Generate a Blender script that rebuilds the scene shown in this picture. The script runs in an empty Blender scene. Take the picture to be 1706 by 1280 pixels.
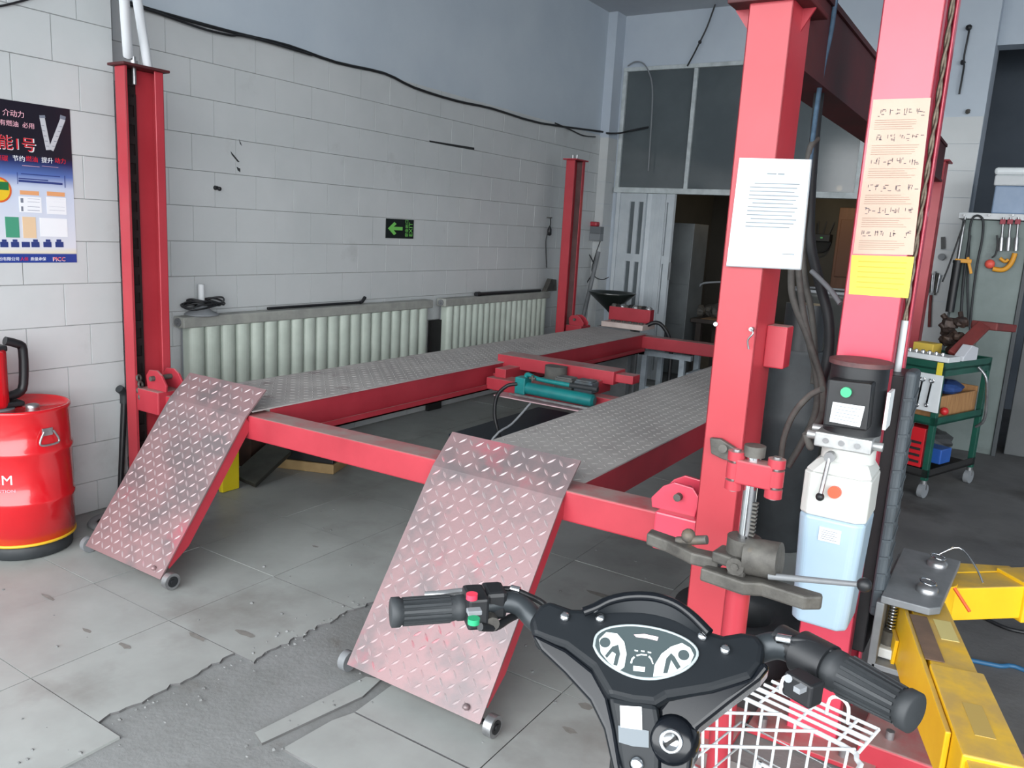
import bpy, bmesh, math, random
from mathutils import Vector, Matrix
random.seed(7)
scene = bpy.context.scene
COL = scene.collection
V = Vector
R = math.radians

# ------------------------------------------------------------------ camera
IMG_W, IMG_H, FPX = 1706, 1280, 1337.8
YAW, PITCH, ROLL = R(32.2013), R(10.9983), R(3.2385)
CAM = V((0, 0, 1.5))
_fwd = V((-math.sin(YAW)*math.cos(PITCH), math.cos(YAW)*math.cos(PITCH), -math.sin(PITCH)))
_rt = V((math.cos(YAW), math.sin(YAW), 0))
_up = _rt.cross(_fwd)
CR = math.cos(ROLL)*_rt + math.sin(ROLL)*_up
CU = -math.sin(ROLL)*_rt + math.cos(ROLL)*_up
cam_data = bpy.data.cameras.new('camera')
cam_data.sensor_width = 36.0
cam_data.lens = FPX*36.0/IMG_W
cam_data.clip_start = 0.02
cam_data.clip_end = 200
cam = bpy.data.objects.new('camera', cam_data)
COL.objects.link(cam)
_m = Matrix((CR, CU, -_fwd)).transposed().to_4x4()
_m.translation = CAM
cam.matrix_world = _m
scene.camera = cam

# ------------------------------------------------------------------ world, exposure
world = bpy.data.worlds.new('overcast_sky')
scene.world = world
world.use_nodes = True
bg = world.node_tree.nodes['Background']
bg.inputs['Color'].default_value = (0.95, 0.98, 1.0, 1)
bg.inputs['Strength'].default_value = 2.6
scene.view_settings.view_transform = 'Standard'
scene.view_settings.look = 'None'
scene.view_settings.gamma = 1.0
scene.view_settings.exposure = 1.62
scene.view_settings.use_curve_mapping = False
# daylight of the shop-front opening, widened out of view to brighten the back
def portal(name, loc, rot, sx, sy, power=None, color=(1, 1, 1)):
    ld = bpy.data.lights.new(name, 'AREA')
    ld.shape = 'RECTANGLE'; ld.size = sx; ld.size_y = sy
    if power is None:
        ld.cycles.is_portal = True
    else:
        ld.energy = power; ld.color = color
    o = bpy.data.objects.new(name, ld)
    o.location = loc; o.rotation_euler = rot
    COL.objects.link(o)
    return o
portal('shop_front_portal', (2.7, -1.25, 1.75), (R(-90), 0, R(180)), 12.8, 3.4)

# ------------------------------------------------------------------ helpers
def at(px, py, x=None, y=None, z=None):
    """world point seen at pixel (px,py) on the plane x=, y= or z="""
    d = (px-853)/FPX*CR - (py-640)/FPX*CU + _fwd
    if x is not None: t = (x-CAM.x)/d.x
    elif y is not None: t = (y-CAM.y)/d.y
    else: t = (z-CAM.z)/d.z
    return CAM + t*d

WO = {}          # world origin of every object made here

def tag(o, label=None, cat=None, group=None, kind=None):
    if label: o['label'] = label
    if cat: o['category'] = cat
    if group: o['group'] = group
    if kind: o['kind'] = kind
    return o

def thing(name, loc, label, cat, group=None):
    o = bpy.data.objects.new(name, None)
    o.empty_display_size = 0.1
    COL.objects.link(o)
    o.location = V(loc)
    WO[o] = V(loc)
    return tag(o, label, cat, group)

def frame_axes(d, up=V((0, 0, 1))):
    d = V(d).normalized()
    if abs(d.dot(up)) > 0.98: up = V((1, 0, 0)) if abs(d.x) < 0.9 else V((0, 1, 0))
    s = d.cross(up).normalized()
    return s, s.cross(d).normalized(), d

def smooth_path(pts, k=4):
    pts = [V(p) for p in pts]
    if len(pts) < 3: return pts
    out = []
    n = len(pts)
    for i in range(n-1):
        p0 = pts[max(i-1, 0)]; p1 = pts[i]; p2 = pts[i+1]; p3 = pts[min(i+2, n-1)]
        for j in range(k):
            t = j/k
            out.append(0.5*((2*p1)+(p2-p0)*t+(2*p0-5*p1+4*p2-p3)*t*t+(3*p1-p0-3*p2+p3)*t**3))
    out.append(pts[-1])
    return out

class MB:
    def __init__(s): s.v = []; s.f = []; s.sm = []; s.mi = []; s.m = 0
    def add(s, vs, fs, smooth=False):
        b = len(s.v)
        s.v += [V(p) for p in vs]
        for f in fs:
            s.f.append([i+b for i in f]); s.sm.append(smooth); s.mi.append(s.m)
        return s
    def box(s, x0, x1, y0, y1, z0, z1):
        vs = [(x, y, z) for x in (x0, x1) for y in (y0, y1) for z in (z0, z1)]
        return s.add(vs, [(0,1,3,2),(4,6,7,5),(0,4,5,1),(2,3,7,6),(0,2,6,4),(1,5,7,3)])
    def obox(s, c, ax, ay, az, hx, hy, hz):
        c = V(c); vs = [c+ax*(i*hx)+ay*(j*hy)+az*(k*hz) for i in (-1,1) for j in (-1,1) for k in (-1,1)]
        return s.add(vs, [(0,1,3,2),(4,6,7,5),(0,4,5,1),(2,3,7,6),(0,2,6,4),(1,5,7,3)])
    def bar(s, p, q, w, h, up=V((0,0,1))):
        p, q = V(p), V(q); a, b, d = frame_axes(q-p, up)
        return s.obox((p+q)/2, a, b, d, w/2, h/2, (q-p).length/2)
    def cyl(s, p, q, r, r2=None, n=14, caps=True):
        p, q = V(p), V(q); r2 = r if r2 is None else r2
        a, b, d = frame_axes(q-p)
        ring = lambda c, rr: [c+a*(rr*math.cos(2*math.pi*i/n))+b*(rr*math.sin(2*math.pi*i/n)) for i in range(n)]
        A, B = ring(p, r), ring(q, r2)
        s.add(A+B, [(i, (i+1) % n, n+(i+1) % n, n+i) for i in range(n)], True)
        if caps:
            if r > 1e-5: s.add(A, [list(range(n))])
            if r2 > 1e-5: s.add(B, [list(range(n))])
        return s
    def tube(s, pts, r, n=8, k=4, closed=False, caps=True):
        pts = smooth_path(pts, k) if k else [V(p) for p in pts]
        if closed: pts = pts[:-1] if (pts[0]-pts[-1]).length < 1e-6 else pts
        m = len(pts); rs = r if isinstance(r, (list, tuple)) else None
        a = None; rings = []
        for i, p in enumerate(pts):
            if closed: d = pts[(i+1) % m]-pts[i-1]
            else: d = pts[min(i+1, m-1)]-pts[max(i-1, 0)]
            if d.length < 1e-9: d = V((0, 0, 1))
            d.normalize()
            if a is None: a, b, _ = frame_axes(d)
            else:
                a = (a-d*a.dot(d))
                if a.length < 1e-6: a, b, _ = frame_axes(d)
                a.normalize()
            b = d.cross(a)
            rr = r if rs is None else rs[min(int(i/(m-1)*(len(rs)-1)+0.5), len(rs)-1)]
            rings.append([p+a*(rr*math.cos(2*math.pi*j/n))+b*(rr*math.sin(2*math.pi*j/n)) for j in range(n)])
        vs = [q for g in rings for q in g]; fs = []
        for i in range(m if closed else m-1):
            i2 = (i+1) % m
            for j in range(n):
                fs.append((i*n+j, i*n+(j+1) % n, i2*n+(j+1) % n, i2*n+j))
        s.add(vs, fs, True)
        if caps and not closed:
            s.add(rings[0], [list(range(n))]); s.add(rings[-1], [list(range(n))])
        return s
    def lathe(s, c, prof, n=24, ax=V((1,0,0)), ay=V((0,1,0)), az=V((0,0,1)), cap=True):
        c = V(c); vs = []
        for r, z in prof:
            vs += [c+ax*(r*math.cos(2*math.pi*i/n))+ay*(r*math.sin(2*math.pi*i/n))+az*z for i in range(n)]
        m = len(prof)
        s.add(vs, [(k*n+i, k*n+(i+1) % n, (k+1)*n+(i+1) % n, (k+1)*n+i) for k in range(m-1) for i in range(n)], True)
        if cap:
            for k in (0, m-1):
                if prof[k][0] > 1e-4: s.add(vs[k*n:(k+1)*n], [list(range(n))])
        return s
    def prism(s, poly, vec):
        poly = [V(p) for p in poly]; vec = V(vec); n = len(poly)
        vs = poly+[p+vec for p in poly]
        return s.add(vs, [list(range(n)), list(range(n, 2*n))]+[(i, (i+1) % n, n+(i+1) % n, n+i) for i in range(n)])
    def poly(s, pts): return s.add(pts, [list(range(len(pts)))])
    def sphere(s, c, r, sc=(1,1,1), nu=14, nv=8, jit=0.0):
        c = V(c); vs = []
        for k in range(nv+1):
            th = math.pi*k/nv
            for i in range(nu):
                ph = 2*math.pi*i/nu
                j = 1+(random.uniform(-jit, jit) if 0 < k < nv else 0)
                vs.append(c+V((r*j*math.sin(th)*math.cos(ph)*sc[0], r*j*math.sin(th)*math.sin(ph)*sc[1], r*j*math.cos(th)*sc[2])))
        fs = []
        for k in range(nv):
            for i in range(nu):
                a, b, cc, d = k*nu+i, k*nu+(i+1) % nu, (k+1)*nu+(i+1) % nu, (k+1)*nu+i
                if k == 0: fs.append((a, cc, d))
                elif k == nv-1: fs.append((a, b, d))
                else: fs.append((a, b, cc, d))
        return s.add(vs, fs, jit == 0)
    def torus(s, c, axis, RR, r, n=24, m=8, sc=None):
        a, b, d = frame_axes(axis)
        pts = [V(c)+a*(RR*math.cos(2*math.pi*i/n))+b*((sc or 1)*RR*math.sin(2*math.pi*i/n)) for i in range(n)]
        return s.tube(pts, r, m, 0, True)
    def mesh(s, name, o=V((0,0,0))):
        me = bpy.data.meshes.new(name)
        me.from_pydata([p-o for p in s.v], [], s.f)
        me.polygons.foreach_set('use_smooth', s.sm)
        me.polygons.foreach_set('material_index', s.mi)
        bm = bmesh.new(); bm.from_mesh(me)
        bmesh.ops.recalc_face_normals(bm, faces=bm.faces)
        bm.to_mesh(me); bm.free()
        return me
    def build(s, name, mats, parent=None, origin=None, bevel=0, label=None, cat=None, group=None, kind=None, seg=2):
        if parent is not None: o3 = WO[parent]
        elif origin is not None: o3 = V(origin)
        else:
            xs = [p.x for p in s.v]; ys = [p.y for p in s.v]; zs = [p.z for p in s.v]
            o3 = V(((min(xs)+max(xs))/2, (min(ys)+max(ys))/2, min(zs)))
        me = s.mesh(name, o3)
        for m in (mats if isinstance(mats, (list, tuple)) else [mats]): me.materials.append(m)
        o = bpy.data.objects.new(name, me)
        COL.objects.link(o)
        WO[o] = o3
        if parent is not None: o.parent = parent
        else: o.location = o3
        if bevel:
            md = o.modifiers.new('bevel', 'BEVEL'); md.width = bevel; md.segments = seg
            md.limit_method = 'ANGLE'; md.angle_limit = R(40)
        return tag(o, label, cat, group, kind)

def lettering(parent, text, pos, right, up, size, mat, name='lettering', ext=0.0006, align='LEFT', wrap=None, sx=1.0):
    """flat print as real mesh letters; wrap=(axis_point, radius) bends it round a vertical drum"""
    cu = bpy.data.curves.new('t', 'FONT'); cu.body = text; cu.size = size; cu.align_x = align
    cu.extrude = 0 if wrap else ext; cu.resolution_u = 2
    tmp = bpy.data.objects.new('t', cu)
    COL.objects.link(tmp)
    dg = bpy.context.evaluated_depsgraph_get()
    me = bpy.data.meshes.new_from_object(tmp.evaluated_get(dg))
    bpy.data.objects.remove(tmp); bpy.data.curves.remove(cu)
    r_, u_ = V(right).normalized(), V(up).normalized(); n_ = r_.cross(u_)
    o3 = WO[parent]
    if wrap:
        c, rad, a0 = wrap
        bm = bmesh.new(); bm.from_mesh(me)
        bmesh.ops.triangulate(bm, faces=bm.faces)
        bmesh.ops.subdivide_edges(bm, edges=[e for e in bm.edges if e.calc_length() > size*0.3], cuts=1)
        bm.to_mesh(me); bm.free()
        for v in me.vertices:
            a = a0+v.co.x*sx/rad
            v.co = V((c[0]+rad*math.cos(a), c[1]+rad*math.sin(a), pos[2]+v.co.y))-o3
    else:
        for v in me.vertices:
            v.co = V(pos)+r_*(v.co.x*sx)+u_*v.co.y+n_*v.co.z-o3
    me.materials.clear(); me.materials.append(mat)
    o = bpy.data.objects.new(name, me); COL.objects.link(o); o.parent = parent; WO[o] = o3
    return o

# ------------------------------------------------------------------ materials
def srgb(r, g, b):
    f = lambda c: (c/255/12.92) if c/255 <= 0.04045 else ((c/255+0.055)/1.055)**2.4
    return (f(r), f(g), f(b), 1)

def mat(name, col, rough=0.5, metal=0.0, col2=None, scale=6.0, lo=0.35, hi=0.65, bump=0.0, bscale=40.0, dust=None, dust_amt=0.7,
        spec=0.5, col3=None, scale3=1.5, lo3=0.55, hi3=0.7, trans=0.0, coat=0.0, stretch=None, alpha=1.0, dust_hi=0.9, dust_lo=0.6):
    m = bpy.data.materials.new(name); m.use_nodes = True
    nt = m.node_tree; ns = nt.nodes; L = nt.links
    bs = ns['Principled BSDF']
    bs.inputs['Roughness'].default_value = rough
    bs.inputs['Metallic'].default_value = metal
    bs.inputs['Specular IOR Level'].default_value = spec
    if trans: bs.inputs['Transmission Weight'].default_value = trans
    if coat: bs.inputs['Coat Weight'].default_value = coat
    if alpha < 1: bs.inputs['Alpha'].default_value = alpha
    tc = ns.new('ShaderNodeTexCoord'); geo = ns.new('ShaderNodeNewGeometry')
    coord = geo.outputs['Position']
    if stretch:
        mp = ns.new('ShaderNodeMapping'); mp.inputs['Scale'].default_value = stretch
        L.new(coord, mp.inputs['Vector']); coord = mp.outputs['Vector']
    def noise(sc, det=5.0):
        n = ns.new('ShaderNodeTexNoise'); n.inputs['Scale'].default_value = sc; n.inputs['Detail'].default_value = det
        n.inputs['Roughness'].default_value = 0.6
        L.new(coord, n.inputs['Vector']); return n.outputs['Fac']
    def ramp(fac, a, b):
        mr = ns.new('ShaderNodeMapRange'); mr.inputs['From Min'].default_value = a; mr.inputs['From Max'].default_value = b
        L.new(fac, mr.inputs['Value']); return mr.outputs['Result']
    def mix(fac, a, b):
        mx = ns.new('ShaderNodeMix'); mx.data_type = 'RGBA'
        L.new(fac, mx.inputs['Factor'])
        for sock, val in ((mx.inputs['A'], a), (mx.inputs['B'], b)):
            if isinstance(val, tuple): sock.default_value = val
            else: L.new(val, sock)
        return mx.outputs['Result']
    c = col
    if col2: c = mix(ramp(noise(scale), lo, hi), c, col2)
    if col3: c = mix(ramp(noise(scale3, 8), lo3, hi3), c, col3)
    if dust:
        sep = ns.new('ShaderNodeSeparateXYZ'); L.new(geo.outputs['Normal'], sep.inputs['Vector'])
        f = ramp(sep.outputs['Z'], dust_lo, dust_hi)
        mu = ns.new('ShaderNodeMath'); mu.operation = 'MULTIPLY'; L.new(f, mu.inputs[0]); mu.inputs[1].default_value = dust_amt
        mu2 = ns.new('ShaderNodeMath'); mu2.operation = 'MULTIPLY'; L.new(mu.outputs[0], mu2.inputs[0]); L.new(ramp(noise(9), 0.2, 0.6), mu2.inputs[1])
        c = mix(mu2.outputs[0], c, dust)
    if isinstance(c, tuple): bs.inputs['Base Color'].default_value = c
    else: L.new(c, bs.inputs['Base Color'])
    if bump:
        b = ns.new('ShaderNodeBump'); b.inputs['Strength'].default_value = bump; b.inputs['Distance'].default_value = 0.004
        L.new(noise(bscale), b.inputs['Height']); L.new(b.outputs['Normal'], bs.inputs['Normal'])
    return m

RED = mat('red_paint', srgb(174, 54, 66), 0.42, col2=srgb(158, 44, 56), scale=3, dust=srgb(150, 135, 130), dust_amt=0.85, bump=0.05, bscale=60)
RED_POST = mat('red_post_paint', srgb(176, 56, 66), 0.38, col2=srgb(168, 50, 60), scale=4, col3=srgb(150, 40, 50), scale3=3.0, lo3=0.68, hi3=0.8, bump=0.03, bscale=50)
PINK_RED = mat('glare_pink_red', srgb(202, 66, 88), 0.3, col2=srgb(196, 60, 80), scale=3, bump=0.02, bscale=30, coat=0.3)  # pinkish because bright daylight glare is mixed into the red
MAROON = mat('dark_and_shaded_red', srgb(84, 28, 32), 0.6, col2=srgb(66, 28, 30), scale=5)  # on the tie beam this darker red carries the shade
RAMP = mat('worn_red_tread_plate', srgb(140, 114, 116), 0.42, 0.3, col2=srgb(114, 104, 106), scale=5, lo=0.45, hi=0.62, col3=srgb(172, 84, 98), scale3=3.2, lo3=0.58, hi3=0.74, bump=0.1, bscale=120)
TREADW = mat('worn_tread_steel', srgb(172, 148, 150), 0.45, 0.3, col2=srgb(158, 148, 150), scale=6, col3=srgb(188, 110, 120), scale3=4, lo3=.6, hi3=.72)
RUNWAY = mat('dusty_tread_plate', srgb(176, 172, 169), 0.75, 0.0, col2=srgb(158, 153, 151), scale=4, col3=srgb(120, 106, 105), scale3=5, lo3=0.62, hi3=0.75, bump=0.15, bscale=150)
TREAD_R = mat('runway_tread_edges', srgb(158, 153, 151), 0.7, 0.0, col2=srgb(170, 165, 162), scale=10)
STEEL = mat('bare_steel', srgb(170, 172, 174), 0.35, 0.8, col2=srgb(140, 140, 142), scale=20)
CHROME = mat('chrome', srgb(215, 218, 222), 0.15, 1.0)
IRON = mat('greasy_cast_iron', srgb(98, 96, 91), 0.6, 0.25, col2=srgb(70, 68, 65), scale=14, col3=srgb(110, 98, 84), scale3=9, lo3=0.62, hi3=0.75, bump=0.4, bscale=60)
GREYSTEEL = mat('grey_painted_steel', srgb(124, 127, 130), 0.5, 0.1, col2=srgb(106, 109, 112), scale=9)
BLACK = mat('black_plastic', srgb(30, 32, 35), 0.45, col2=srgb(22, 23, 26), scale=8)
BLACKGLOSS = mat('gloss_black_plastic', srgb(10, 13, 18), 0.18, col2=srgb(14, 18, 24), scale=4, spec=.4)
GUARD = mat('blue_grey_rubber', srgb(74, 82, 88), 0.6, col2=srgb(64, 71, 76), scale=8)
RUBBER = mat('black_rubber', srgb(46, 50, 53), 0.6, col2=srgb(38, 41, 44), scale=12, bump=0.08, bscale=80)
DARK = mat('soot_black', srgb(24, 24, 25), 0.8, col2=srgb(34, 33, 33), scale=5)
WHITEPL = mat('white_paint', srgb(214, 218, 220), 0.5, col2=srgb(198, 203, 206), scale=5)
GREYPL = mat('grey_plastic', srgb(128, 132, 136), 0.5)
TILE = mat('white_wall_tile', srgb(200, 203, 204), 0.35, col2=srgb(190, 194, 195), scale=1.4, col3=srgb(170, 172, 172), scale3=2.3, lo3=0.62, hi3=0.8, bump=0.05, bscale=6)
GROUT = mat('grey_grout', srgb(150, 152, 152), 0.9)
BLUEWALL = mat('blue_grey_wall_paint', srgb(192, 202, 211), 0.8, col2=srgb(182, 193, 204), scale=1.2, bump=0.05, bscale=10)
CEIL = mat('ceiling_paint', srgb(196, 200, 204), 0.85, col2=srgb(184, 188, 194), scale=1.5)
FTILE = mat('floor_tile', srgb(158, 162, 160), 0.45, col2=srgb(140, 143, 141), scale=2.2, col3=srgb(112, 110, 106), scale3=1.8, lo3=0.54, hi3=0.78, bump=0.06, bscale=25)
CONC = mat('rough_concrete', srgb(128, 130, 130), 0.85, col2=srgb(112, 114, 113), scale=3, col3=srgb(104, 103, 100), scale3=7, lo3=0.6, hi3=0.75, bump=0.6, bscale=45)
CONCD = mat('dark_concrete', srgb(112, 112, 112), 0.7, col2=srgb(92, 92, 93), scale=2, col3=srgb(72, 71, 70), scale3=1.3, lo3=0.55, hi3=0.7, bump=0.4, bscale=50)
PAPER = mat('white_paper', srgb(232, 238, 240), 0.4, col2=srgb(224, 231, 234), scale=4)
# ================================================================== THE SETTING
def struct(o): o['kind'] = 'structure'; return o
XM, XN = -4.0, -3.755           # main left wall, thicker front stretch of the left wall
YB = 8.0                        # back wall
ZC = 3.7                        # ceiling

floor = struct(MB().box(-4.2, 9.4, -1.3, 11.6, -0.12, -0.008).build('floor', CONC))
struct(MB().box(-14, 14, -26, -1.3, -0.14, -0.02).build('pavement', CONC))  # unseen ground outside, added to bounce daylight indoors
MB().box(-0.62, 9.0, 2.4, 11.5, -0.008, 0.0).box(-0.12, 9.0, -1.3, 2.4, -0.008, 0.0).build('concrete_slab', CONCD, floor)
PX, GAP = 0.492, 0.003
tile_cache = {}
def floor_tile(x0, x1, y0, y1, dz=0.0):
    k = (round(x1-x0, 3), round(y1-y0, 3))
    if k not in tile_cache:
        me = MB().box(-k[0]/2, k[0]/2, -k[1]/2, k[1]/2, -0.009, 0).mesh('tile')
        me.materials.append(FTILE); tile_cache[k] = me
    o = bpy.data.objects.new('tile', tile_cache[k]); COL.objects.link(o)
    o.parent = floor
    o.location = V(((x0+x1)/2, (y0+y1)/2, dz))-WO[floor]
    o.rotation_euler = (random.uniform(-.002, .002), random.uniform(-.002, .002), 0)
YL = [1.178+0.4935*k for k in range(-5, 14)]
XLs = [-2.497-PX*k for k in range(0, 4)]      # columns left of the bare strip: joints at -2.497, -2.989, -3.481, -3.973
def broken(pts):
    mb = MB().poly(pts); mb.m = 1; n = len(pts); lo_ = [p+V((0, 0, -.009)) for p in pts]
    mb.add(pts+lo_, [(i, (i+1) % n, n+(i+1) % n, n+i) for i in range(n)])  # rim faces coloured darker to cancel the light they catch
    return mb.build('broken_tile', [FTILE, CONCD], floor)
def jag(x, y0, y1, amp, n=9):
    return [(x+random.uniform(-amp, amp), y0+(y1-y0)*i/n) for i in range(n+1)]
for i in range(len(YL)-1):
    y0, y1 = YL[i]+GAP/2, YL[i+1]-GAP/2
    for x in XLs[:3]:
        floor_tile(x-PX+GAP/2, x-GAP/2, y0, y1, random.uniform(-.001, .001))
    floor_tile(-4.0 if y0 > 2.3 else -3.99, XLs[3]-GAP/2, y0, y1)
    # column beside the bare concrete strip: broken right edges
    brk = 0.8 < y0 < 2.2
    if brk:
        e = {0: -2.06, 1: -2.12, 2: -2.04, 3: -2.03}.get(i-4, -2.06)
        edge = jag(e, y0, y1, 0.012, 22)
        p = [(-2.497+GAP/2, y0, 0)]+[(a, b, 0) for a, b in edge]+[(-2.497+GAP/2, y1, 0)]
        broken([V(q) for q in p])
    else:
        floor_tile(-2.497+GAP/2, -2.005-GAP/2, y0, y1)
        if y0 >= 2.2:
            floor_tile(-2.005+GAP/2, -1.59-GAP/2, y0, y1)
    # columns right of the strip
    for x0, x1 in ((-1.59, -1.098), (-1.098, -0.62)):
        if i == 5 and x0 < -1.5:      # the tile with the chiselled slot
            continue
        if y0 > 2.0 or x0 > -1.5 or i in (4,):
            floor_tile(x0+GAP/2, x1-GAP/2, y0, y1, random.uniform(-.001, .001))
    if y0 < 1.9:
        floor_tile(-0.62+GAP/2, -0.12, y0, min(y1, 2.4))
# pieces round the slot
for a in ([(-1.72, 1.42), (-1.665, 1.40), (-1.60, 1.75), (-1.62, 1.86), (-1.67, 1.84)],
          [(-1.60, 1.42), (-1.10, 1.42), (-1.10, 1.668), (-1.56, 1.668), (-1.585, 1.60)],
          [(-1.56, 1.675), (-1.10, 1.675), (-1.10, 2.16), (-1.585, 2.16)]):
    broken([V((p[0], p[1], 0)) for p in a])
# crumbs of broken tile and mortar lying on the floor
cr = MB()
for k in range(190):
    if k < 120: x, y = random.choice((-2.04, -2.06, -1.66))+random.gauss(0, .05), random.uniform(.8, 2.5)
    else: x, y = random.uniform(-3.2, -.7), random.uniform(.8, 3.6)
    r = random.uniform(.002, .007)
    cr.sphere((x, y, r*.4), r, (1, random.uniform(.6, 1.4), .6), 5, 3, .3)
cr.build('floor_crumbs', CONC, label='pale crumbs of broken tile scattered over the floor', cat='rubble', kind='stuff')
STAIN = mat('dark_stain', srgb(112, 110, 106), 0.6, col2=srgb(128, 126, 122), scale=30)
for x, y, a, b in ((-3.0, 1.5, .06, .01), (-2.45, 1.47, .04, .012), (-2.65, 1.45, .03, .010), (-2.32, 1.66, .06, .012), (-2.2, 1.78, .06, .015), (-0.98, 2.0, .03, .015), (-1.0, 2.14, .03, .02), (-1.2, 1.45, .03, .02), (-2.35, 3.06, .12, .015), (-2.6, 2.5, .02, .01), (-1.3, 2.9, .12, .02)):
    pts = [V((x+a*random.uniform(.6, 1.1)*math.cos(t*.6283), y+b*random.uniform(.6, 1.1)*math.sin(t*.6283), .0012)) for t in range(10)]
    MB().poly(pts).build('oil_stain', STAIN, floor)

# ---- left wall
wall_left = struct(MB().box(-4.2, XM, 2.303, 8.2, 0, ZC).build('wall_left', [BLUEWALL]))
wall_front_part = struct(MB().box(-4.2, XN, -1.3, 2.303, 0, ZC).build('wall_left_front', [BLUEWALL]))
MB().box(XM-.002, XM+.002, 2.303, 7.8, 0, 2.49).build('grout_bed', GROUT, wall_left)
MB().box(XN-.002, XN+.002, -1.3, 2.301, 0, 2.49).box(XM, XN, 2.301, 2.3045, 0, 2.49).build('grout_bed', GROUT, wall_front_part)
TW, TH = 0.2935, 0.1951
ROWS = [0.155-TH]+[0.155+TH*k for k in range(12)]
wt_cache = {}
def wall_tile(parent, x, y0, y1, z0, z1):
    z0 = max(z0, 0.0)
    k = (round(y1-y0, 3), round(z1-z0, 3))
    if k[0] < .02: return
    if k not in wt_cache:
        g = .0014
        a, b = k[0]/2-g/2, k[1]/2-g/2
        me = MB().add([(0, -a, -b), (0, a, -b), (0, a, b), (0, -a, b), (.007, -a+.0016, -b+.0016), (.007, a-.0016, -b+.0016), (.007, a-.0016, b-.0016), (.007, -a+.0016, b-.0016)],
                      [(4, 5, 6, 7), (0, 1, 5, 4), (1, 2, 6, 5), (2, 3, 7, 6), (3, 0, 4, 7)]).mesh('tile')
        me.materials.append(TILE); wt_cache[k] = me
    o = bpy.data.objects.new('tile', wt_cache[k]); COL.objects.link(o); o.parent = parent
    o.location = V((x+random.uniform(-.0008, .0008), (y0+y1)/2, (z0+z1)/2))-WO[parent]
    o.rotation_euler = (0, random.uniform(-.002, .002), random.uniform(-.003, .003))
for r, z in enumerate(ROWS):
    # main wall
    ph = 2.894 if r % 2 == 1 else 2.747
    y = ph-TW*3
    while y < 7.8:
        a, b = max(y, 2.303), min(y+TW, 7.8)
        if b > a: wall_tile(wall_left, XM, a, b, z, z+TH)
        y += TW
    ph = 1.845 if r % 2 == 0 else 1.729+.293
    y = ph-TW*6
    while y < 2.30:
        a, b = max(y, 0.2), min(y+TW, 2.303)
        if b > a: wall_tile(wall_front_part, XN, a, b, z, z+TH)
        y += TW
# black scuffs and anchor holes in the tiled wall
SC = mat('black_scuff', srgb(40, 42, 44), 0.8)
for n, pts in (('scuff_mark', [(398, 232), (403, 243), (400, 240)]), ('scuff_mark', [(384, 252), (399, 270), (396, 270), (386, 258)]), ('scuff_mark', [(394, 278), (400, 281), (400, 287), (396, 284)]),
               ('scuff_mark', [(715, 234), (790, 246), (790, 250), (716, 237)])):
    pp = [at(a, b, x=XM+.0085) for a, b in pts]
    MB().prism(pp, V((.0015, 0, 0))).build(n, SC, wall_left)
c = at(357, 313, x=XM)
MB().cyl(c, c+V((.03, 0, 0)), .014, .010).sphere(c+V((.03, .012, -.004)), .012).build('wall_anchor', BLACK, wall_left)

# ---- ceiling and the rest of the shell
struct(MB().box(-4.2, 9.4, -1.3, 11.6, ZC, ZC+.15).build('ceiling', CEIL))
struct(MB().box(9.0, 9.4, -1.3, 11.6, 0, ZC).build('wall_right', BLUEWALL))  # unseen; room widened this far so more daylight reaches the back
struct(MB().box(-4.2, 9.0, -1.3, -1.12, 3.45, ZC).build('wall_front', BLUEWALL))
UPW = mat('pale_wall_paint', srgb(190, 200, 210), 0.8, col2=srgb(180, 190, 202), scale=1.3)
wall_back = struct(MB().box(-4.0, 9.0, YB, YB+.2, 3.19, ZC).box(-4.0, -3.85, YB, YB+.2, 0, 3.19)
                   .box(1.7, 9.0, YB, YB+.2, 0, 3.24).build('wall_back', UPW))
corner = struct(MB().box(-4.0, -3.9, 7.8, YB, 0, ZC).build('wall_back_pilaster', UPW))
pillar = struct(MB().box(-0.95, -0.52, 7.8, 8.3, 0, ZC).build('wall_back_pillar', UPW))
ptile = None
def pilaster_tiles(parent, x0, x1, yf, rows, h, side=None):
    global ptile
    me = MB().box(x0+.002, x1-.002, yf-.008, yf, .0015, h-.0015).mesh('tile'); me.materials.append(TILE)
    ms = None
    if side:
        ms = MB().box(x1-.001, x1+.007, yf-.008, side-.002, .0015, h-.0015).mesh('tile'); ms.materials.append(TILE)
    for k in range(rows):
        for m in ((me, ms) if ms else (me,)):
            o = bpy.data.objects.new('tile', m); COL.objects.link(o); o.parent = parent
            o.location = V((0, 0, k*h))-WO[parent]
pilaster_tiles(corner, -3.993, -3.9, 7.8, 11, .225, YB)
pilaster_tiles(pillar, -0.95, -0.52, 7.8, 12, .217)
# rooms beyond: a back store behind the glazed partition, a dark bay beyond the right opening
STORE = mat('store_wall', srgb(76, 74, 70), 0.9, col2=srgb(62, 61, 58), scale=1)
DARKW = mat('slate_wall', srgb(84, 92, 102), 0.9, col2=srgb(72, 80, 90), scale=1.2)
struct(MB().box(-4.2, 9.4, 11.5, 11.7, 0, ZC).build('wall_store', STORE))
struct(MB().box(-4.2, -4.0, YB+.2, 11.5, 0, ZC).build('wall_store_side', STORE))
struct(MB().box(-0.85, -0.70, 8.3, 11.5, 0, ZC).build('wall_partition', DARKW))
struct(MB().box(-0.70, 9.0, 9.3, 9.5, 0, ZC).build('wall_bay', DARKW))
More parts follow.
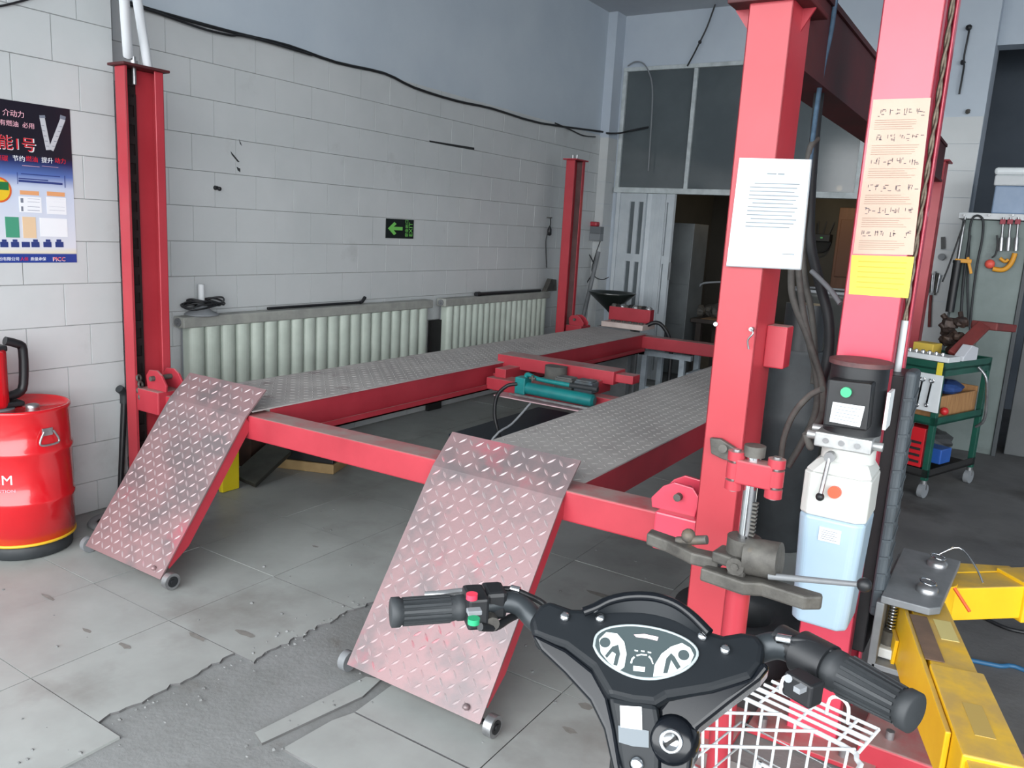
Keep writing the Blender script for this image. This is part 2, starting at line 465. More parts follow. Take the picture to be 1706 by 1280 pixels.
# glazed band over the folding door
FRAMEW = mat('white_window_frame', srgb(196, 204, 206), 0.5, col2=srgb(170, 178, 180), scale=12)
GLASS = mat('dark_window_glass', srgb(78, 86, 90), 0.12, col2=srgb(92, 100, 103), scale=1.2, spec=0.5, alpha=0.93)
xs = [-3.85, -3.085, -2.27, -1.455, -0.95]
win = struct(MB().box(-3.87, -0.95, YB-.03, YB+.05, 3.15, 3.19).box(-3.87, -0.95, YB-.05, YB+.06, 1.93, 1.985).build('window_1', FRAMEW, bevel=.003))
for x in xs[:-1]:
    MB().box(x-.02, x+.02, YB-.025, YB+.045, 1.985, 3.15).build('window_mullion', FRAMEW, win, bevel=.003)
for i in range(4):
    MB().box(xs[i]+.02, xs[i+1]-.02, YB+.005, YB+.012, 1.985, 3.15).build('pane', GLASS, win)
# folding door
DW = mat('white_door_plastic', srgb(196, 203, 208), 0.5, col2=srgb(186, 194, 200), scale=6)
DGL = mat('grey_door_glass', srgb(92, 100, 104), 0.3, col2=srgb(104, 112, 116), scale=4)
d1 = struct(MB().box(-3.83, -3.79, YB-.04, YB+.05, 0, 1.93).build('door_1', DW))
def leaf(p, q, z0, z1, cols, rowz, name='door_leaf'):
    """one leaf of the folding door standing between floor points p and q, with window slots"""
    p, q = V((p[0], p[1], 0)), V((q[0], q[1], 0)); w = (q-p).length; d = (q-p)/w; n = V((d.y, -d.x, 0))
    mb = MB(); zz = V((0, 0, 1))
    def piece(u0, u1, a, b, th=.018, off=0.0, m=None):
        (m or mb).obox(p+d*((u0+u1)/2)+zz*((a+b)/2)+n*off, d, n, zz, (u1-u0)/2, th, (b-a)/2)
    if not cols:
        piece(0, w, z0, z1)
        for k in (.33, .66): piece(w*k-.004, w*k+.004, z0, z1, .021)
        return mb.build(name, DW, d1)
    edges = [0]+[e for c in cols for e in c]+[w]
    for k in range(0, len(edges), 2): piece(edges[k], edges[k+1], z0, z1)
    zs = [z0]+[e for r_ in rowz for e in r_]+[z1]
    for c in cols:
        for k in range(0, len(zs), 2): piece(c[0], c[1], zs[k], zs[k+1])
    o = mb.build(name, DW, d1)
    for c in cols:
        for r_ in rowz:
            g = MB(); piece(c[0], c[1], r_[0], r_[1], .004, -.004, g); g.build('pane', DGL, o)
    return o
leaf((-3.785, 7.99), (-3.47, 7.93), 0, 1.925, [(.125, .185), (.235, .295)], [(.10, .62), (.70, 1.22), (1.30, 1.84)])
leaf((-3.465, 7.93), (-3.425, 7.96), 0, 1.925, [], [])
leaf((-3.42, 7.96), (-3.245, 7.92), 0, 1.925, [], [])
leaf((-3.24, 7.92), (-3.145, 7.90), 0, 1.925, [(.012, .028)], [(.10, .62), (.70, 1.22), (1.30, 1.84)])
h = at(1117, 452, y=7.89)
MB().box(h.x-.008, h.x+.008, 7.862, 7.885, h.z-.09, h.z+.09).build('door_handle', GREYSTEEL, d1, bevel=.003)
# ================================================================== FOUR-POST LIFT
YN, YF = 2.2, 6.36              # near faces of the near and far posts
HP = 2.11                       # post height
ZR = 0.66                       # runway top
lift = thing('four_post_lift', (-2.1, 4.3, 0), 'red four-post car lift with two grey tread-plate runways, raised knee high', 'car lift')

def c_post(x, sgn, y0, d, web=.19, t=.008, lips=True):
    """channel post: web at outer x, flanges reach inward by d (sgn=+1 opens to +X)"""
    mb = MB()
    xa, xb = sorted((x, x+sgn*d))
    mb.box(*sorted((x, x+sgn*t)), y0, y0+web, 0, HP)
    mb.box(xa, xb, y0, y0+t, 0, HP).box(xa, xb, y0+web-t, y0+web, 0, HP)
    if lips:
        xi = x+sgn*d
        mb.box(*sorted((xi-sgn*t, xi)), y0+web-.045, y0+web, 0, HP)
        mb.box(*sorted((xi-sgn*t, xi)), y0, y0+.012, 0, HP)
    p = mb.build('post', RED_POST, lift, bevel=.006, seg=3)
    x2, x1 = max(x, x+sgn*d), min(x, x+sgn*d)
    MB().box(x1-.06, x2+.06, y0-.05, y0+web+.05, 0, .014).build('base_plate', RED, p, bevel=.002)
    return p
def bolt(parent, p, q, r=.009):
    MB().cyl(p, q, r, n=8).build('bolt', STEEL, parent)
p0 = c_post(-3.574, 1, YN, .080)
p3 = c_post(-3.574, 1, YF, .090)
p1 = c_post(-0.608, -1, YN, .115, .18)
p4 = c_post(-0.608, -1, YF, .115, .18)
MB().box(-3.60, -3.475, YN-.018, YN+.212, HP, HP+.012).build('top_plate', MAROON, p0, bevel=.003)
MB().box(-3.60, -3.465, YF-.018, YF+.212, HP, HP+.012).build('top_plate', RED, p3, bevel=.003)
MB().box(-.75, -.585, YF-.02, YF+.21, HP, HP+.012).build('top_plate', RED, p4, bevel=.003)
MB().box(-.775, -.572, YN-.022, YN+.225, HP-.004, HP+.010).build('top_plate', MAROON, p1, bevel=.003)
MB().prism([V((-.775, YN+.05, HP-.004)), V((-.723, YN+.05, HP-.004)), V((-.723, YN+.05, HP-.075))], V((0, .008, 0))).build('gusset', RED, p1)
MB().prism([V((-.575, YN+.09, HP-.004)), V((-.608, YN+.09, HP-.004)), V((-.608, YN+.09, HP-.06))], V((0, .008, 0))).build('gusset', RED, p1)
for px_ in (954, 961):
    b = at(px_, 267, y=YF+.08); MB().cyl((b.x, b.y, HP+.012), (b.x, b.y, HP+.05), .011, n=8).build('bolt', STEEL, p3)
b = V((-3.535, YN+.07, HP))
MB().cyl(b+V((0, 0, .012)), b+V((0, 0, .032)), .020, n=6).cyl(b+V((0, 0, -.07)), b+V((0, 0, .05)), .010, n=10).build('threaded_rod', STEEL, p0)
# perforated ladder strip with the safety-lock slots inside the near left post
NEAR_BLACK = mat('near_black_red', srgb(34, 14, 16), .75, col2=srgb(20, 12, 13), scale=7)
MB().box(-3.5662, -3.563, YN+.008, YN+.092, .05, HP-.002).box(-3.566, -3.50, YN+.008, YN+.011, .05, HP-.002).build('dark_lining', NEAR_BLACK, p0)  # thin near-black lining on the inner faces of the channel
MB().box(-3.5662, -3.563, YF+.008, YF+.150, .05, HP-.002).build('dark_lining', NEAR_BLACK, p3)
MB().box(-3.56, -3.49, YF+.1765, YF+.1815, .05, HP-.002).build('dusty_flange', mat('dusty_pink_grey', srgb(132, 100, 100), .8, col2=srgb(112, 84, 84), scale=6), p3)
lad = MB()
for k in range(22): lad.box(-3.560, -3.548, YN+.035, YN+.075, .25+.085*k, .285+.085*k)
lad.box(-3.556, -3.550, YN+.025, YN+.036, .1, 2.0).box(-3.556, -3.550, YN+.074, YN+.086, .1, 2.0)
lad.build('lock_ladder', NEAR_BLACK, p0)
# pulley box on top of the near right post
tb = MB()
for k, (a, b_) in enumerate(((-.755, -.735), (-.69, -.675), (-.65, -.635), (-.60, -.585))):
    tb.box(a, b_, YN+.02, YN+.19, HP+.01, HP+.12)
tb.cyl((-.76, YN+.1, HP+.06), (-.58, YN+.1, HP+.06), .045, n=18)
tb.build('pulley_bracket', MAROON, p1, bevel=.003)
# small fittings on the near right post
c = at(1193, 540, y=YN); MB().cyl(c, c+V((0, -.006, 0)), .006).build('plug', WHITEPL, p1)
c = at(1254, 548, y=YN); MB().cyl(c, c+V((0, -.018, 0)), .006).tube([c+V((0, -.016, 0)), c+V((.008, -.02, -.01)), c+V((-.004, -.02, -.03)), c+V((0, -.016, -.055))], .0025, 6).build('wire_hook', STEEL, p1)
mb = MB().box(-.608, -.55, YN+.10, YN+.17, 1.15, 1.27); mb.build('bracket', RED, p1, bevel=.004)
# longitudinal tie beam between the tops of the two right posts
tie = MB().box(-.715, -.620, YN+.19, YF-.02, 1.985, 2.20).build('tie_beam', MAROON, lift, bevel=.003)  # shade of the beam is put into its dark red
MB().box(-.735, -.612, YN+.19, YF-.02, 2.20, 2.218).build('flange', MAROON, tie)
MB().box(-.735, -.612, YN+.19, YF-.02, 1.970, 1.985).build('flange', MAROON, tie)
# cross beams
def xbeam(y0, zl, zr, y1):
    h_ = .105
    pts = [V((-3.52, y0, zl-h_)), V((-.66, y0, zr-h_)), V((-.66, y0, zr)), V((-3.52, y0, zl))]
    return MB().prism(pts, V((0, y1-y0, 0))).build('cross_beam', RED, lift, bevel=.006)
fb = xbeam(2.245, .632, .668, 2.365)
rb = xbeam(6.44, .640, .650, 6.56)
# runways with raised treads
def tread_mesh(mb, o, u, v, n, w, l, pitch, L=.030, W=.0075, H=.0022, skip=None):
    nu, nv = int(w/pitch), int(l/pitch)
    for j in range(nv):
        for i in range(nu):
            c = V(o)+u*((i+.5)*w/nu)+v*((j+.5)*l/nv)
            a, b = ((u+v), (u-v)) if (i+j) % 2 else ((u-v), (u+v))
            a = a.normalized()*(L/2); b = b.normalized()*(W/2)
            k = len(mb.v)
            mb.v += [c-a, c-a*.35-b, c+a*.35-b, c+a, c+a*.35+b, c-a*.35+b, c-a*.45+n*H, c+a*.45+n*H]
            for f in ((0,1,6),(1,2,7,6),(2,3,7),(3,4,7),(4,5,6,7),(5,0,6)):
                mb.f.append([q+k for q in f]); mb.sm.append(False); mb.mi.append(0)
RW = [(-3.27, -2.74), (-1.72, -1.18)]
X_, Y_, Z_ = V((1,0,0)), V((0,1,0)), V((0,0,1))
for i, (xa, xb) in enumerate(RW):
    mb = MB().box(xa, xb, 2.262, 6.52, ZR-.006, ZR)
    mb.m = 1
    mb.box(xa+.008, xa+.016, 2.37, 6.50, ZR-.125, ZR-.006).box(xb-.016, xb-.008, 2.37, 6.50, ZR-.125, ZR-.006)
    mb.box(xa+.008, xa+.06, 2.37, 6.50, ZR-.131, ZR-.125).box(xb-.06, xb-.008, 2.37, 6.50, ZR-.131, ZR-.125)
    rw = mb.build('runway', [RUNWAY, RED], lift)
    t = MB(); tread_mesh(t, (xa+.01, 2.275, ZR), X_, Y_, Z_, xb-xa-.02, 4.2, .043, .028, .008, .0018)
    t.build('tread_pattern', TREAD_R, rw, kind='stuff')
    # jack rail on the inner side
    xi = xb if i == 0 else xa
    s_ = 1 if i == 0 else -1
    MB().box(*sorted((xi-.008*s_, xi+.03*s_)), 2.45, 6.42, ZR-.150, ZR-.142).box(*sorted((xi+.024*s_, xi+.03*s_)), 2.45, 6.42, ZR-.150, ZR-.115).build('jack_rail', RED, rw)
    # hinge bar at the front
    MB().cyl((xa+.01, 2.262, ZR-.035), (xb-.01, 2.262, ZR-.035), .012, n=10).build('hinge_bar', GREYSTEEL, rw)
# drive-on ramps, hinged: the upper lip stands as a wheel stop
for i, (xa, xb) in enumerate(RW):
    lo = V((0, 1.80, .045)); kn = V((0, 2.225, .640)); hi = V((0, 2.335, .745))
    d1_ = (kn-lo); l1 = d1_.length; d1_.normalize(); n1 = V((0, -d1_.z, d1_.y))
    d2_ = (hi-kn); l2 = d2_.length; d2_.normalize(); n2 = V((0, -d2_.z, d2_.y))
    th = .006
    a = MB().prism([V((xa, p.y, p.z)) for p in (lo, kn, hi, hi-n2*th, kn-n1*th*1.1, lo-n1*th)], V((xb-xa, 0, 0)))
    rp = a.build('ramp', RAMP, lift)
    t = MB()
    tread_mesh(t, V((xa+.008, lo.y, lo.z))+d1_*.012, X_, d1_, n1, xb-xa-.016, l1-.016, .035, .036, .0085, .0028)
    tread_mesh(t, V((xa+.008, kn.y, kn.z))+d2_*.012, X_, d2_, n2, xb-xa-.016, l2-.016, .035, .036, .0085, .0028)
    t.build('tread_pattern', TREADW, rp, kind='stuff')
    for xs_ in (xa+.004, xb-.012):
        q = [lo-n1*th+d1_*.06, lo-n1*(.02)+d1_*.05, lo-n1*.055+d1_*.16, kn-n1*.055-d1_*.02, kn-n1*th-d1_*.0]
        MB().prism([V((xs_, p.y, p.z)) for p in q], V((.008, 0, 0))).build('side_flange', RED, rp)
    for s_, xr in ((-1, xa), (1, xb)):
        rc = V((xr, lo.y+.030, .036))
        r = MB().cyl(rc+V((s_*.012, 0, 0)), rc+V((s_*.040, 0, 0)), .034, n=20)
        w_ = r.build('roller', STEEL if s_ > 0 else GREYSTEEL, rp, bevel=.003)
        MB().cyl(rc+V((s_*.040, 0, 0)), rc+V((s_*.043, 0, 0)), .022, n=18).cyl(rc+V((s_*.043, 0, 0)), rc+V((s_*.047, 0, 0)), .011, n=10).build('roller_cap', BLACK, rp)
    MB().cyl((xa-.03, lo.y+.030, .036), (xb+.03, lo.y+.030, .036), .009, n=10).build('roller_axle', BLACK, rp)
    c = V((xb-.06, lo.y, lo.z))+d1_*.03
    MB().sphere(c+n1*.006, .012, (1, 1, .8), 8, 5).build('bolt', RAMP, rp)
    # hanger arms from ramp to beam
    for xs_ in (xa+.05, xb-.07):
        MB().bar(V((xs_, kn.y, kn.z))-n1*.012-d1_*.10, V((xs_, 2.27, .64)), .02, .016).build('hinge_arm', RED, rp)
# lifting carriages and safety locks at the posts
def rounded(pts): return pts
def lock(parent, x, y, z, s):
    """hooked safety lock plates standing on the beam end"""
    for k, yy in enumerate((y, y+.09)):
        pts = [(x-s*.055, z), (x+s*.085, z), (x+s*.09, z+.03), (x+s*.055, z+.075), (x+s*.02, z+.095), (x-s*.04, z+.09), (x-s*.065, z+.06)]
        MB().prism([V((a, yy, b)) for a, b in pts], V((0, .012, 0))).build('lock_plate', PINK_RED if s < 0 else RED, parent, bevel=.003)
    MB().cyl((x, y-.02, z+.055), (x, y+.13, z+.055), .012, n=10).build('lock_pin', IRON, parent)
def chainlets(parent, x, y, z):
    mb = MB()
    for k in range(4): mb.torus((x-.01+.012*(k % 2), y-.012, z-.03*k), V((1, .4, .2)), .014, .006, 12, 6)
    mb.build('chain', IRON, parent)
cl = MB().box(-3.50, -3.33, 2.205, 2.385, .545, .655).build('beam_carriage', RED, fb, bevel=.006)
lock(fb, -3.40, 2.235, .655, 1); chainlets(fb, -3.485, 2.23, .70)
MB().box(-.86, -.665, 2.225, 2.385, .555, .675).build('beam_carriage', PINK_RED, fb, bevel=.006)
lock(fb, -.80, 2.26, .672, -1)
MB().box(-3.49, -3.33, 6.40, 6.58, .545, .665).build('beam_carriage', RED, rb, bevel=.006)
lock(rb, -3.40, 6.40, .665, 1)
MB().box(-.86, -.665, 6.40, 6.58, .545, .665).build('beam_carriage', RED, rb, bevel=.006)
# bracket straps under the runway
c = at(826, 630, x=-2.735)
MB().box(-2.745, -2.715, c.y-.02, c.y+.03, .49, .60).build('strap_bracket', RED, lift, bevel=.003)

# ---- rolling jack beam resting on the runway rails
jb = thing('rolling_jack_beam', (-2.23, 4.25, .5), 'red rolling jack beam bridging the gap between the two runways', 'jack beam')
MB().box(-2.79, -1.97, 4.24, 4.40, .625, .705).build('bridge_bar', RED, jb, bevel=.004)
MB().box(-2.0, -1.86, 4.27, 4.37, .640, .690).build('extension_bar', RED, jb, bevel=.004)
MB().box(-2.72, -2.05, 4.02, 4.16, .520, .592).build('bridge_bar', RED, jb, bevel=.004)
MB().box(-2.08, -1.725, 4.04, 4.14, .530, .585).build('extension_bar', RED, jb, bevel=.004)
MB().box(-2.70, -2.62, 4.08, 4.36, .565, .645).box(-2.12, -2.04, 4.08, 4.36, .565, .645).build('side_plate', RED, jb, bevel=.004)
MB().box(-2.58, -2.0, 3.90, 4.02, .515, .521).build('pump_tray', mat('pale_pink_steel', srgb(190, 160, 165), .5, .2), jb)
MB().bar(at(849, 656, y=3.90), at(985, 682, y=3.90), .012, .012).build('tray_edge', STEEL, jb)
# ---- teal hand pump lying on the jack beam
TEAL = mat('teal_enamel', srgb(20, 128, 128), 0.4, col2=srgb(16, 108, 110), scale=8, col3=srgb(60, 70, 72), scale3=14, lo3=.66, hi3=.75)
hp = thing('hydraulic_hand_pump', (-2.3, 3.96, .521), 'teal hydraulic hand pump with its lever, lying on the jack beam', 'pump')
a, b = at(876, 646, y=3.965), at(988, 668, y=3.965)
dd = (b-a).normalized()
MB().cyl(a, b, .036, n=20).cyl(b, b+dd*.012, .036, .022, n=20).build('cylinder', TEAL, hp)
MB().obox(a+V((0, 0, .012))-dd*.02, dd, V((0, 1, 0)), V((0, 0, 1)), .035, .04, .05).build('valve_block', TEAL, hp, bevel=.006)
c0, c1, c2 = at(880, 624, y=3.95), at(950, 642, y=3.95), at(996, 649, y=3.95)
MB().tube([at(876, 628, y=3.95), c0, at(898, 632, y=3.95), c1], .013, 10).build('lever', TEAL, hp)
MB().cyl(c1, c2, .015, n=12).build('lever_grip', RUBBER, hp)
c = at(887, 634, y=3.93); MB().cyl(c, c+V((0, 0, .03)), .008).cyl(c+V((-.02, 0, .012)), c+V((.02, 0, .012)), .007).build('release_valve', IRON, hp)
# ---- rubber pads stored between the bars
RUB2 = mat('worn_grey_rubber', srgb(92, 92, 88), .8, col2=srgb(74, 74, 72), scale=15)
c = at(921, 637, y=4.17)
MB().cyl((c.x, 4.20, .592), (c.x, 4.20, .695), .068, n=28).build('rubber_puck', RUB2, bevel=.006, label='round grey rubber puck standing on the jack beam behind the teal pump', cat='rubber pad')
for px_, lab in ((946, 'grey rubber block next to the round puck on the jack beam'), (979, 'bluish grey rubber block near the right end of the jack beam')):
    c = at(px_, 640, y=4.10)
    MB().box(c.x-.058, c.x+.058, 4.04, 4.13, .592, .655).box(c.x-.05, c.x+.05, 4.045, 4.125, .655, .664).build('rubber_block', mat('rubber_block_tone', srgb(104, 106, 104) if px_ < 960 else srgb(88, 98, 106), .8, col2=srgb(84, 86, 86), scale=12), bevel=.006, label=lab, cat='rubber pad')
# ---- hose hanging from the pump
hz = [at(862, 640, y=3.93), at(845, 643, y=3.90), at(828, 660, y=3.88), at(824, 690, y=3.87), at(829, 716, y=3.87), at(834, 740, y=3.9), at(824, 752, y=3.95)]
hz = [V((p.x, p.y, max(p.z, .012))) for p in hz]
MB().tube(hz+[V((hz[-1].x-.2, hz[-1].y+.1, .012))], .011, 8).build('hydraulic_hose', BLACK, label='black hydraulic hose hanging from the teal pump to the floor', cat='hose')
p, q = at(884, 672, y=3.9), at(822, 730, y=3.7)
MB().tube([p, (p+q)/2+V((0, 0, -.02)), q, V((q.x-.15, q.y-.05, .01))], .007, 6).build('air_line', GREYPL, label='thin grey air line slanting down beside the black pump hose', cat='hose')
# ================================================================== LEFT WALL THINGS
BLK = mat('ink_black', srgb(22, 20, 26), .5); WHT = mat('ink_white', srgb(236, 238, 242), .5); INKR = mat('ink_red', srgb(206, 30, 44), .5)
# ---- poster
PY0, PY1, PZ0, PZ1 = 1.62, 2.087, 1.229, 1.912
xp = XN+.0095
poster = thing('poster', (XN+.009, (PY0+PY1)/2, PZ0), 'blue and white fuel additive poster with black top on the tiled wall', 'poster')
POST = bpy.data.materials.new('poster_print'); POST.use_nodes = True
nt = POST.node_tree; bs = nt.nodes['Principled BSDF']; bs.inputs['Roughness'].default_value = .3
geo = nt.nodes.new('ShaderNodeNewGeometry'); sep = nt.nodes.new('ShaderNodeSeparateXYZ'); mr = nt.nodes.new('ShaderNodeMapRange'); cr_ = nt.nodes.new('ShaderNodeValToRGB')
nt.links.new(geo.outputs['Position'], sep.inputs[0]); nt.links.new(sep.outputs['Z'], mr.inputs['Value'])
mr.inputs['From Min'].default_value = PZ0; mr.inputs['From Max'].default_value = PZ1
nt.links.new(mr.outputs[0], cr_.inputs[0]); nt.links.new(cr_.outputs[0], bs.inputs['Base Color'])
el = cr_.color_ramp.elements
el[0].position = 0; el[0].color = srgb(40, 62, 140); el[1].position = 1; el[1].color = srgb(26, 22, 34)
for pos, col in ((.056, srgb(40, 62, 140)), (.06, srgb(222, 214, 190)), (.10, srgb(214, 216, 224)), (.30, srgb(206, 212, 226)), (.48, srgb(196, 206, 226)), (.56, srgb(86, 112, 176)), (.64, srgb(32, 40, 88)), (.68, srgb(26, 22, 34))):
    e = el.new(pos); e.color = col
MB().box(XN+.007, XN+.009, PY0, PY1, PZ0, PZ1).build('sheet', POST, poster)
RT, UP = V((0, 1, 0)), V((0, 0, 1))
def onp(px, py): return at(px, py, x=xp)
def pbox(mb, a, b, th=.0006):
    p, q = onp(*a), onp(*b)
    mb.box(xp-.0004, xp+th, min(p.y, q.y), max(p.y, q.y), min(p.z, q.z), max(p.z, q.z)); return mb
def ptxt(t, px, py, size, m, sx=1.0, dx=0): lettering(poster, t, onp(px, py)+V((dx, 0, 0)), RT, UP, size, m, ext=.0004, sx=sx)
PINKI = mat('ink_pink', srgb(232, 176, 190), .5); BLUI = mat('ink_blue', srgb(40, 56, 120), .5); ORI = mat('ink_orange', srgb(224, 160, 110), .5)
GRNI = mat('ink_green', srgb(70, 150, 120), .5); BEI = mat('ink_beige', srgb(226, 196, 160), .5); GRYI = mat('ink_grey', srgb(120, 126, 140), .5); YELI = mat('ink_yellow', srgb(228, 190, 40), .5)
ptxt('介动力', 4, 191, .030, PINKI); ptxt('有燃油  必用', -1, 207, .026, PINKI)
ptxt('动能1号', -31, 243, .066, WHT, .98); ptxt('动能1号', -30, 242, .062, INKR, 1.0, .0012)
ptxt('积碳', -8, 266, .026, INKR); ptxt('节约', 21, 267, .026, WHT); ptxt('燃油', 43, 268, .026, INKR); ptxt('提升', 69, 270, .026, WHT); ptxt('动力', 91, 271, .026, INKR)
mb = MB(); pbox(mb, (37, 276), (66, 278)); pbox(mb, (70, 277), (97, 279)); mb.build('print_rule', PINKI, poster)
mb = MB()
for a, b in (((35, 290), (100, 294)), ((31, 298), (80, 300)), ((31, 303), (104, 305)), ((28, 287), (30, 307)), ((107, 293), (109, 313))): pbox(mb, a, b)
for y in (331, 336, 344, 350): pbox(mb, (46, y), (66, y+1.5)); pbox(mb, (82, y), (108, y+1.5))
mb.build('small_print', BLUI, poster)
mb = MB(); pbox(mb, (33, 317), (65, 326)); pbox(mb, (78, 319), (108, 328)); mb.build('heading_panel', ORI, poster)
mb = MB(); pbox(mb, (31, 327), (70, 355), .0003); pbox(mb, (77, 328), (111, 358), .0003); mb.build('text_panel', WHT, poster)
mb = MB(); pbox(mb, (34, 330), (39, 338), .0008); pbox(mb, (35, 344), (39, 352), .0008); mb.build('product_picture', GRYI, poster)
mb = MB(); pbox(mb, (8, 361), (33, 396)); mb.build('green_certificate', GRNI, poster)
mb = MB(); pbox(mb, (37, 361), (61, 397)); mb.build('beige_certificate', BEI, poster)
mb = MB(); pbox(mb, (66, 363), (113, 395), .0003); mb.build('white_certificate', WHT, poster)
mb = MB()
for a in (0, 18, 36, 52, 72, 92): pbox(mb, (a, 403), (a+14, 412)); 
for a in (3, 21, 55, 76, 94): pbox(mb, (a, 399), (a+8, 403))
mb.build('printed_cars', BLUI, poster)
c = onp(-3, 316)
MB().cyl(c, c+V((.0006, 0, 0)), .054, n=32).build('badge_rim', mat('ink_deep_orange', srgb(214, 96, 40), .5), poster)
MB().cyl(c+V((.0007, 0, 0)), c+V((.0012, 0, 0)), .046, n=32).build('badge', YELI, poster)
MB().box(c.x+.0013, c.x+.0017, c.y-.04, c.y+.042, c.z, c.z+.034).build('badge_panel', mat('ink_dark_green', srgb(30, 110, 60), .5), poster)
mb = MB()
for a, b in (((70, 196), (81, 250)), ((105, 198), (85, 250))):
    p, q = onp(*a), onp(*b); mb.bar(p, q, .022, .0012, V((1, 0, 0)))
mb.build('printed_bottles', mat('ink_silver', srgb(190, 192, 198), .4), poster)
mb = MB()
for a, b in (((70, 192), (71, 197)), ((105, 193), (104, 199))):
    p, q = onp(*a), onp(*b); mb.bar(p, q, .024, .0020, V((1, 0, 0)))
for a, b in (((70, 205), (80, 248)), ((103, 207), (87, 248))):
    p, q = onp(*a), onp(*b)
    for j in range(5): mb.obox(p+(q-p)*(j+.5)/5, V((0, 1, 0)), V((0, 0, 1)), V((1, 0, 0)), .006, .0012, .0012)
mb.build('printed_bottle_marks', GRYI, poster)
ptxt('份有限公司', -2, 434, .017, WHT); ptxt('人保', 34, 434, .017, INKR); ptxt('质量承保', 51, 434, .017, WHT); 
ptxt('PICC', 87.6, 435.4, .026, WHT, 1.06); ptxt('PICC', 88.5, 434.5, .024, INKR, 1.06, .0012)
# ---- oil drum
DR = mat('glossy_red_drum', srgb(200, 24, 34), .22, coat=.5, col2=srgb(190, 20, 30), scale=4, col3=srgb(120, 20, 26), scale3=4, lo3=.7, hi3=.8)
dc = V((-3.552, 1.70, 0)); r0 = .190
drum = thing('oil_drum', (dc.x, dc.y, .07), 'glossy red steel oil drum with white lettering beside the tiled wall', 'drum')
prof = [(.182, .075), (.19, .078), (.19, .235), (.197, .245), (.197, .258), (.19, .268), (.19, .450), (.197, .460), (.197, .473), (.19, .483), (.19, .630), (.194, .637), (.194, .649), (.184, .649), (.182, .633), (0.0, .633)]
MB().lathe(dc, prof, 48).build('body', DR, drum)
MB().lathe(dc, [(.178, .066), (.193, .066), (.193, .076), (.178, .076)], 48).build('bottom_chime', mat('yellow_rim', srgb(214, 170, 40), .4), drum)
c = dc+V((.05, .03, 0.633)); MB().lathe(c, [(.026, 0), (.026, .012), (.018, .016), (0, .016)], 16).build('bung', STEEL, drum)
c = dc+V((-.02, -.09, 0.633)); MB().lathe(c, [(.075, 0), (.075, .003), (0, .003)], 24).build('lid_plate', GREYSTEEL, drum)
ang = math.atan2(at(83, 705, z=.50).y-dc.y, at(83, 705, z=.50).x-dc.x)
ha = R(4)
e_ = V((math.cos(ha), math.sin(ha), 0)); t_ = V((-e_.y, e_.x, 0)); hc = dc+e_*.192+V((0, 0, .555))
hd = MB().obox(hc, t_, Z_, e_, .022, .016, .004).build('handle_plate', STEEL, drum, bevel=.002)
MB().tube([hc+t_*.020+e_*.01+Z_*.004, hc+t_*.04+e_*.012-Z_*.035, hc+t_*.030+e_*.014-Z_*.052, hc-t_*.030+e_*.014-Z_*.052, hc-t_*.04+e_*.012-Z_*.035, hc-t_*.020+e_*.01+Z_*.004], .0045, 8).build('bail_handle', STEEL, hd)
lettering(drum, 'MM', (0, 0, .345), X_, Z_, .058, WHT, wrap=(dc, .1915, R(-64)), sx=1.0)
lettering(drum, 'UTION', (0, 0, .312), X_, Z_, .017, PINKI, wrap=(dc, .1915, R(-55)), sx=1.25)
# drum dolly and pans
dl = thing('drum_base', (dc.x, dc.y, 0), 'black round base under the red oil drum', 'drum stand')
MB().lathe(dc, [(.165, 0), (.175, .005), (.18, .05), (.17, .066), (0, .066)], 36).build('ring', RUBBER, dl)
c = V((-3.52, 2.08, 0)); MB().lathe(c, [(.07, 0), (.105, 0), (.115, .012), (.105, .026), (.075, .028), (.07, .02)], 28, cap=False).build('rubber_ring', mat('grey_rubber_ring', srgb(120, 122, 124), .6), label='flat grey ring lying on the floor by the drum', cat='ring')
# ---- red canister on the drum
cc = V((-3.60, 1.66, .635))
jug = thing('oil_canister', cc, 'red and black oil canister standing on the red drum', 'canister')
pj = [V((-3.70, 1.50, cc.z)), V((-3.70, 1.64, cc.z)), V((-3.66, 1.67, cc.z)), V((-3.56, 1.67, cc.z)), V((-3.53, 1.64, cc.z)), V((-3.53, 1.50, cc.z))]
MB().prism(pj, V((0, 0, .245))).build('body', DR, jug, bevel=.012)
yy = at(10, 600, x=-3.59).y
hp_ = [at(8, 568, x=-3.59), at(28, 573, x=-3.59), at(38, 583, x=-3.59), at(39, 640, x=-3.59), at(30, 655, x=-3.59), at(8, 662, x=-3.59)]
MB().tube(hp_, .019, 10, 3).build('handle', BLACK, jug)
MB().box(-3.62, -3.54, 1.60, 1.72, cc.z, cc.z+.022).build('foot', BLACK, jug, bevel=.006)
MB().box(-3.66, -3.57, 1.55, 1.68, cc.z+.235, cc.z+.262).build('cap', BLACK, jug, bevel=.008)
# ---- pry bar leaning behind the near post
p, q = at(207, 672, x=XN+.04), at(186, 838, z=.012)
q.x = max(q.x, XN+.06)
pb = thing('pry_bar', (q.x, q.y, 0), 'long black pry bar leaning on the tiled wall behind the red post', 'pry bar')
MB().cyl(q, p, .012, .016, n=10).build('shaft', BLACK, pb)
MB().tube([p, p+V((0, .0, .05)), p+V((.01, -.03, .08))], .02, 10).build('handle', RUBBER, pb)
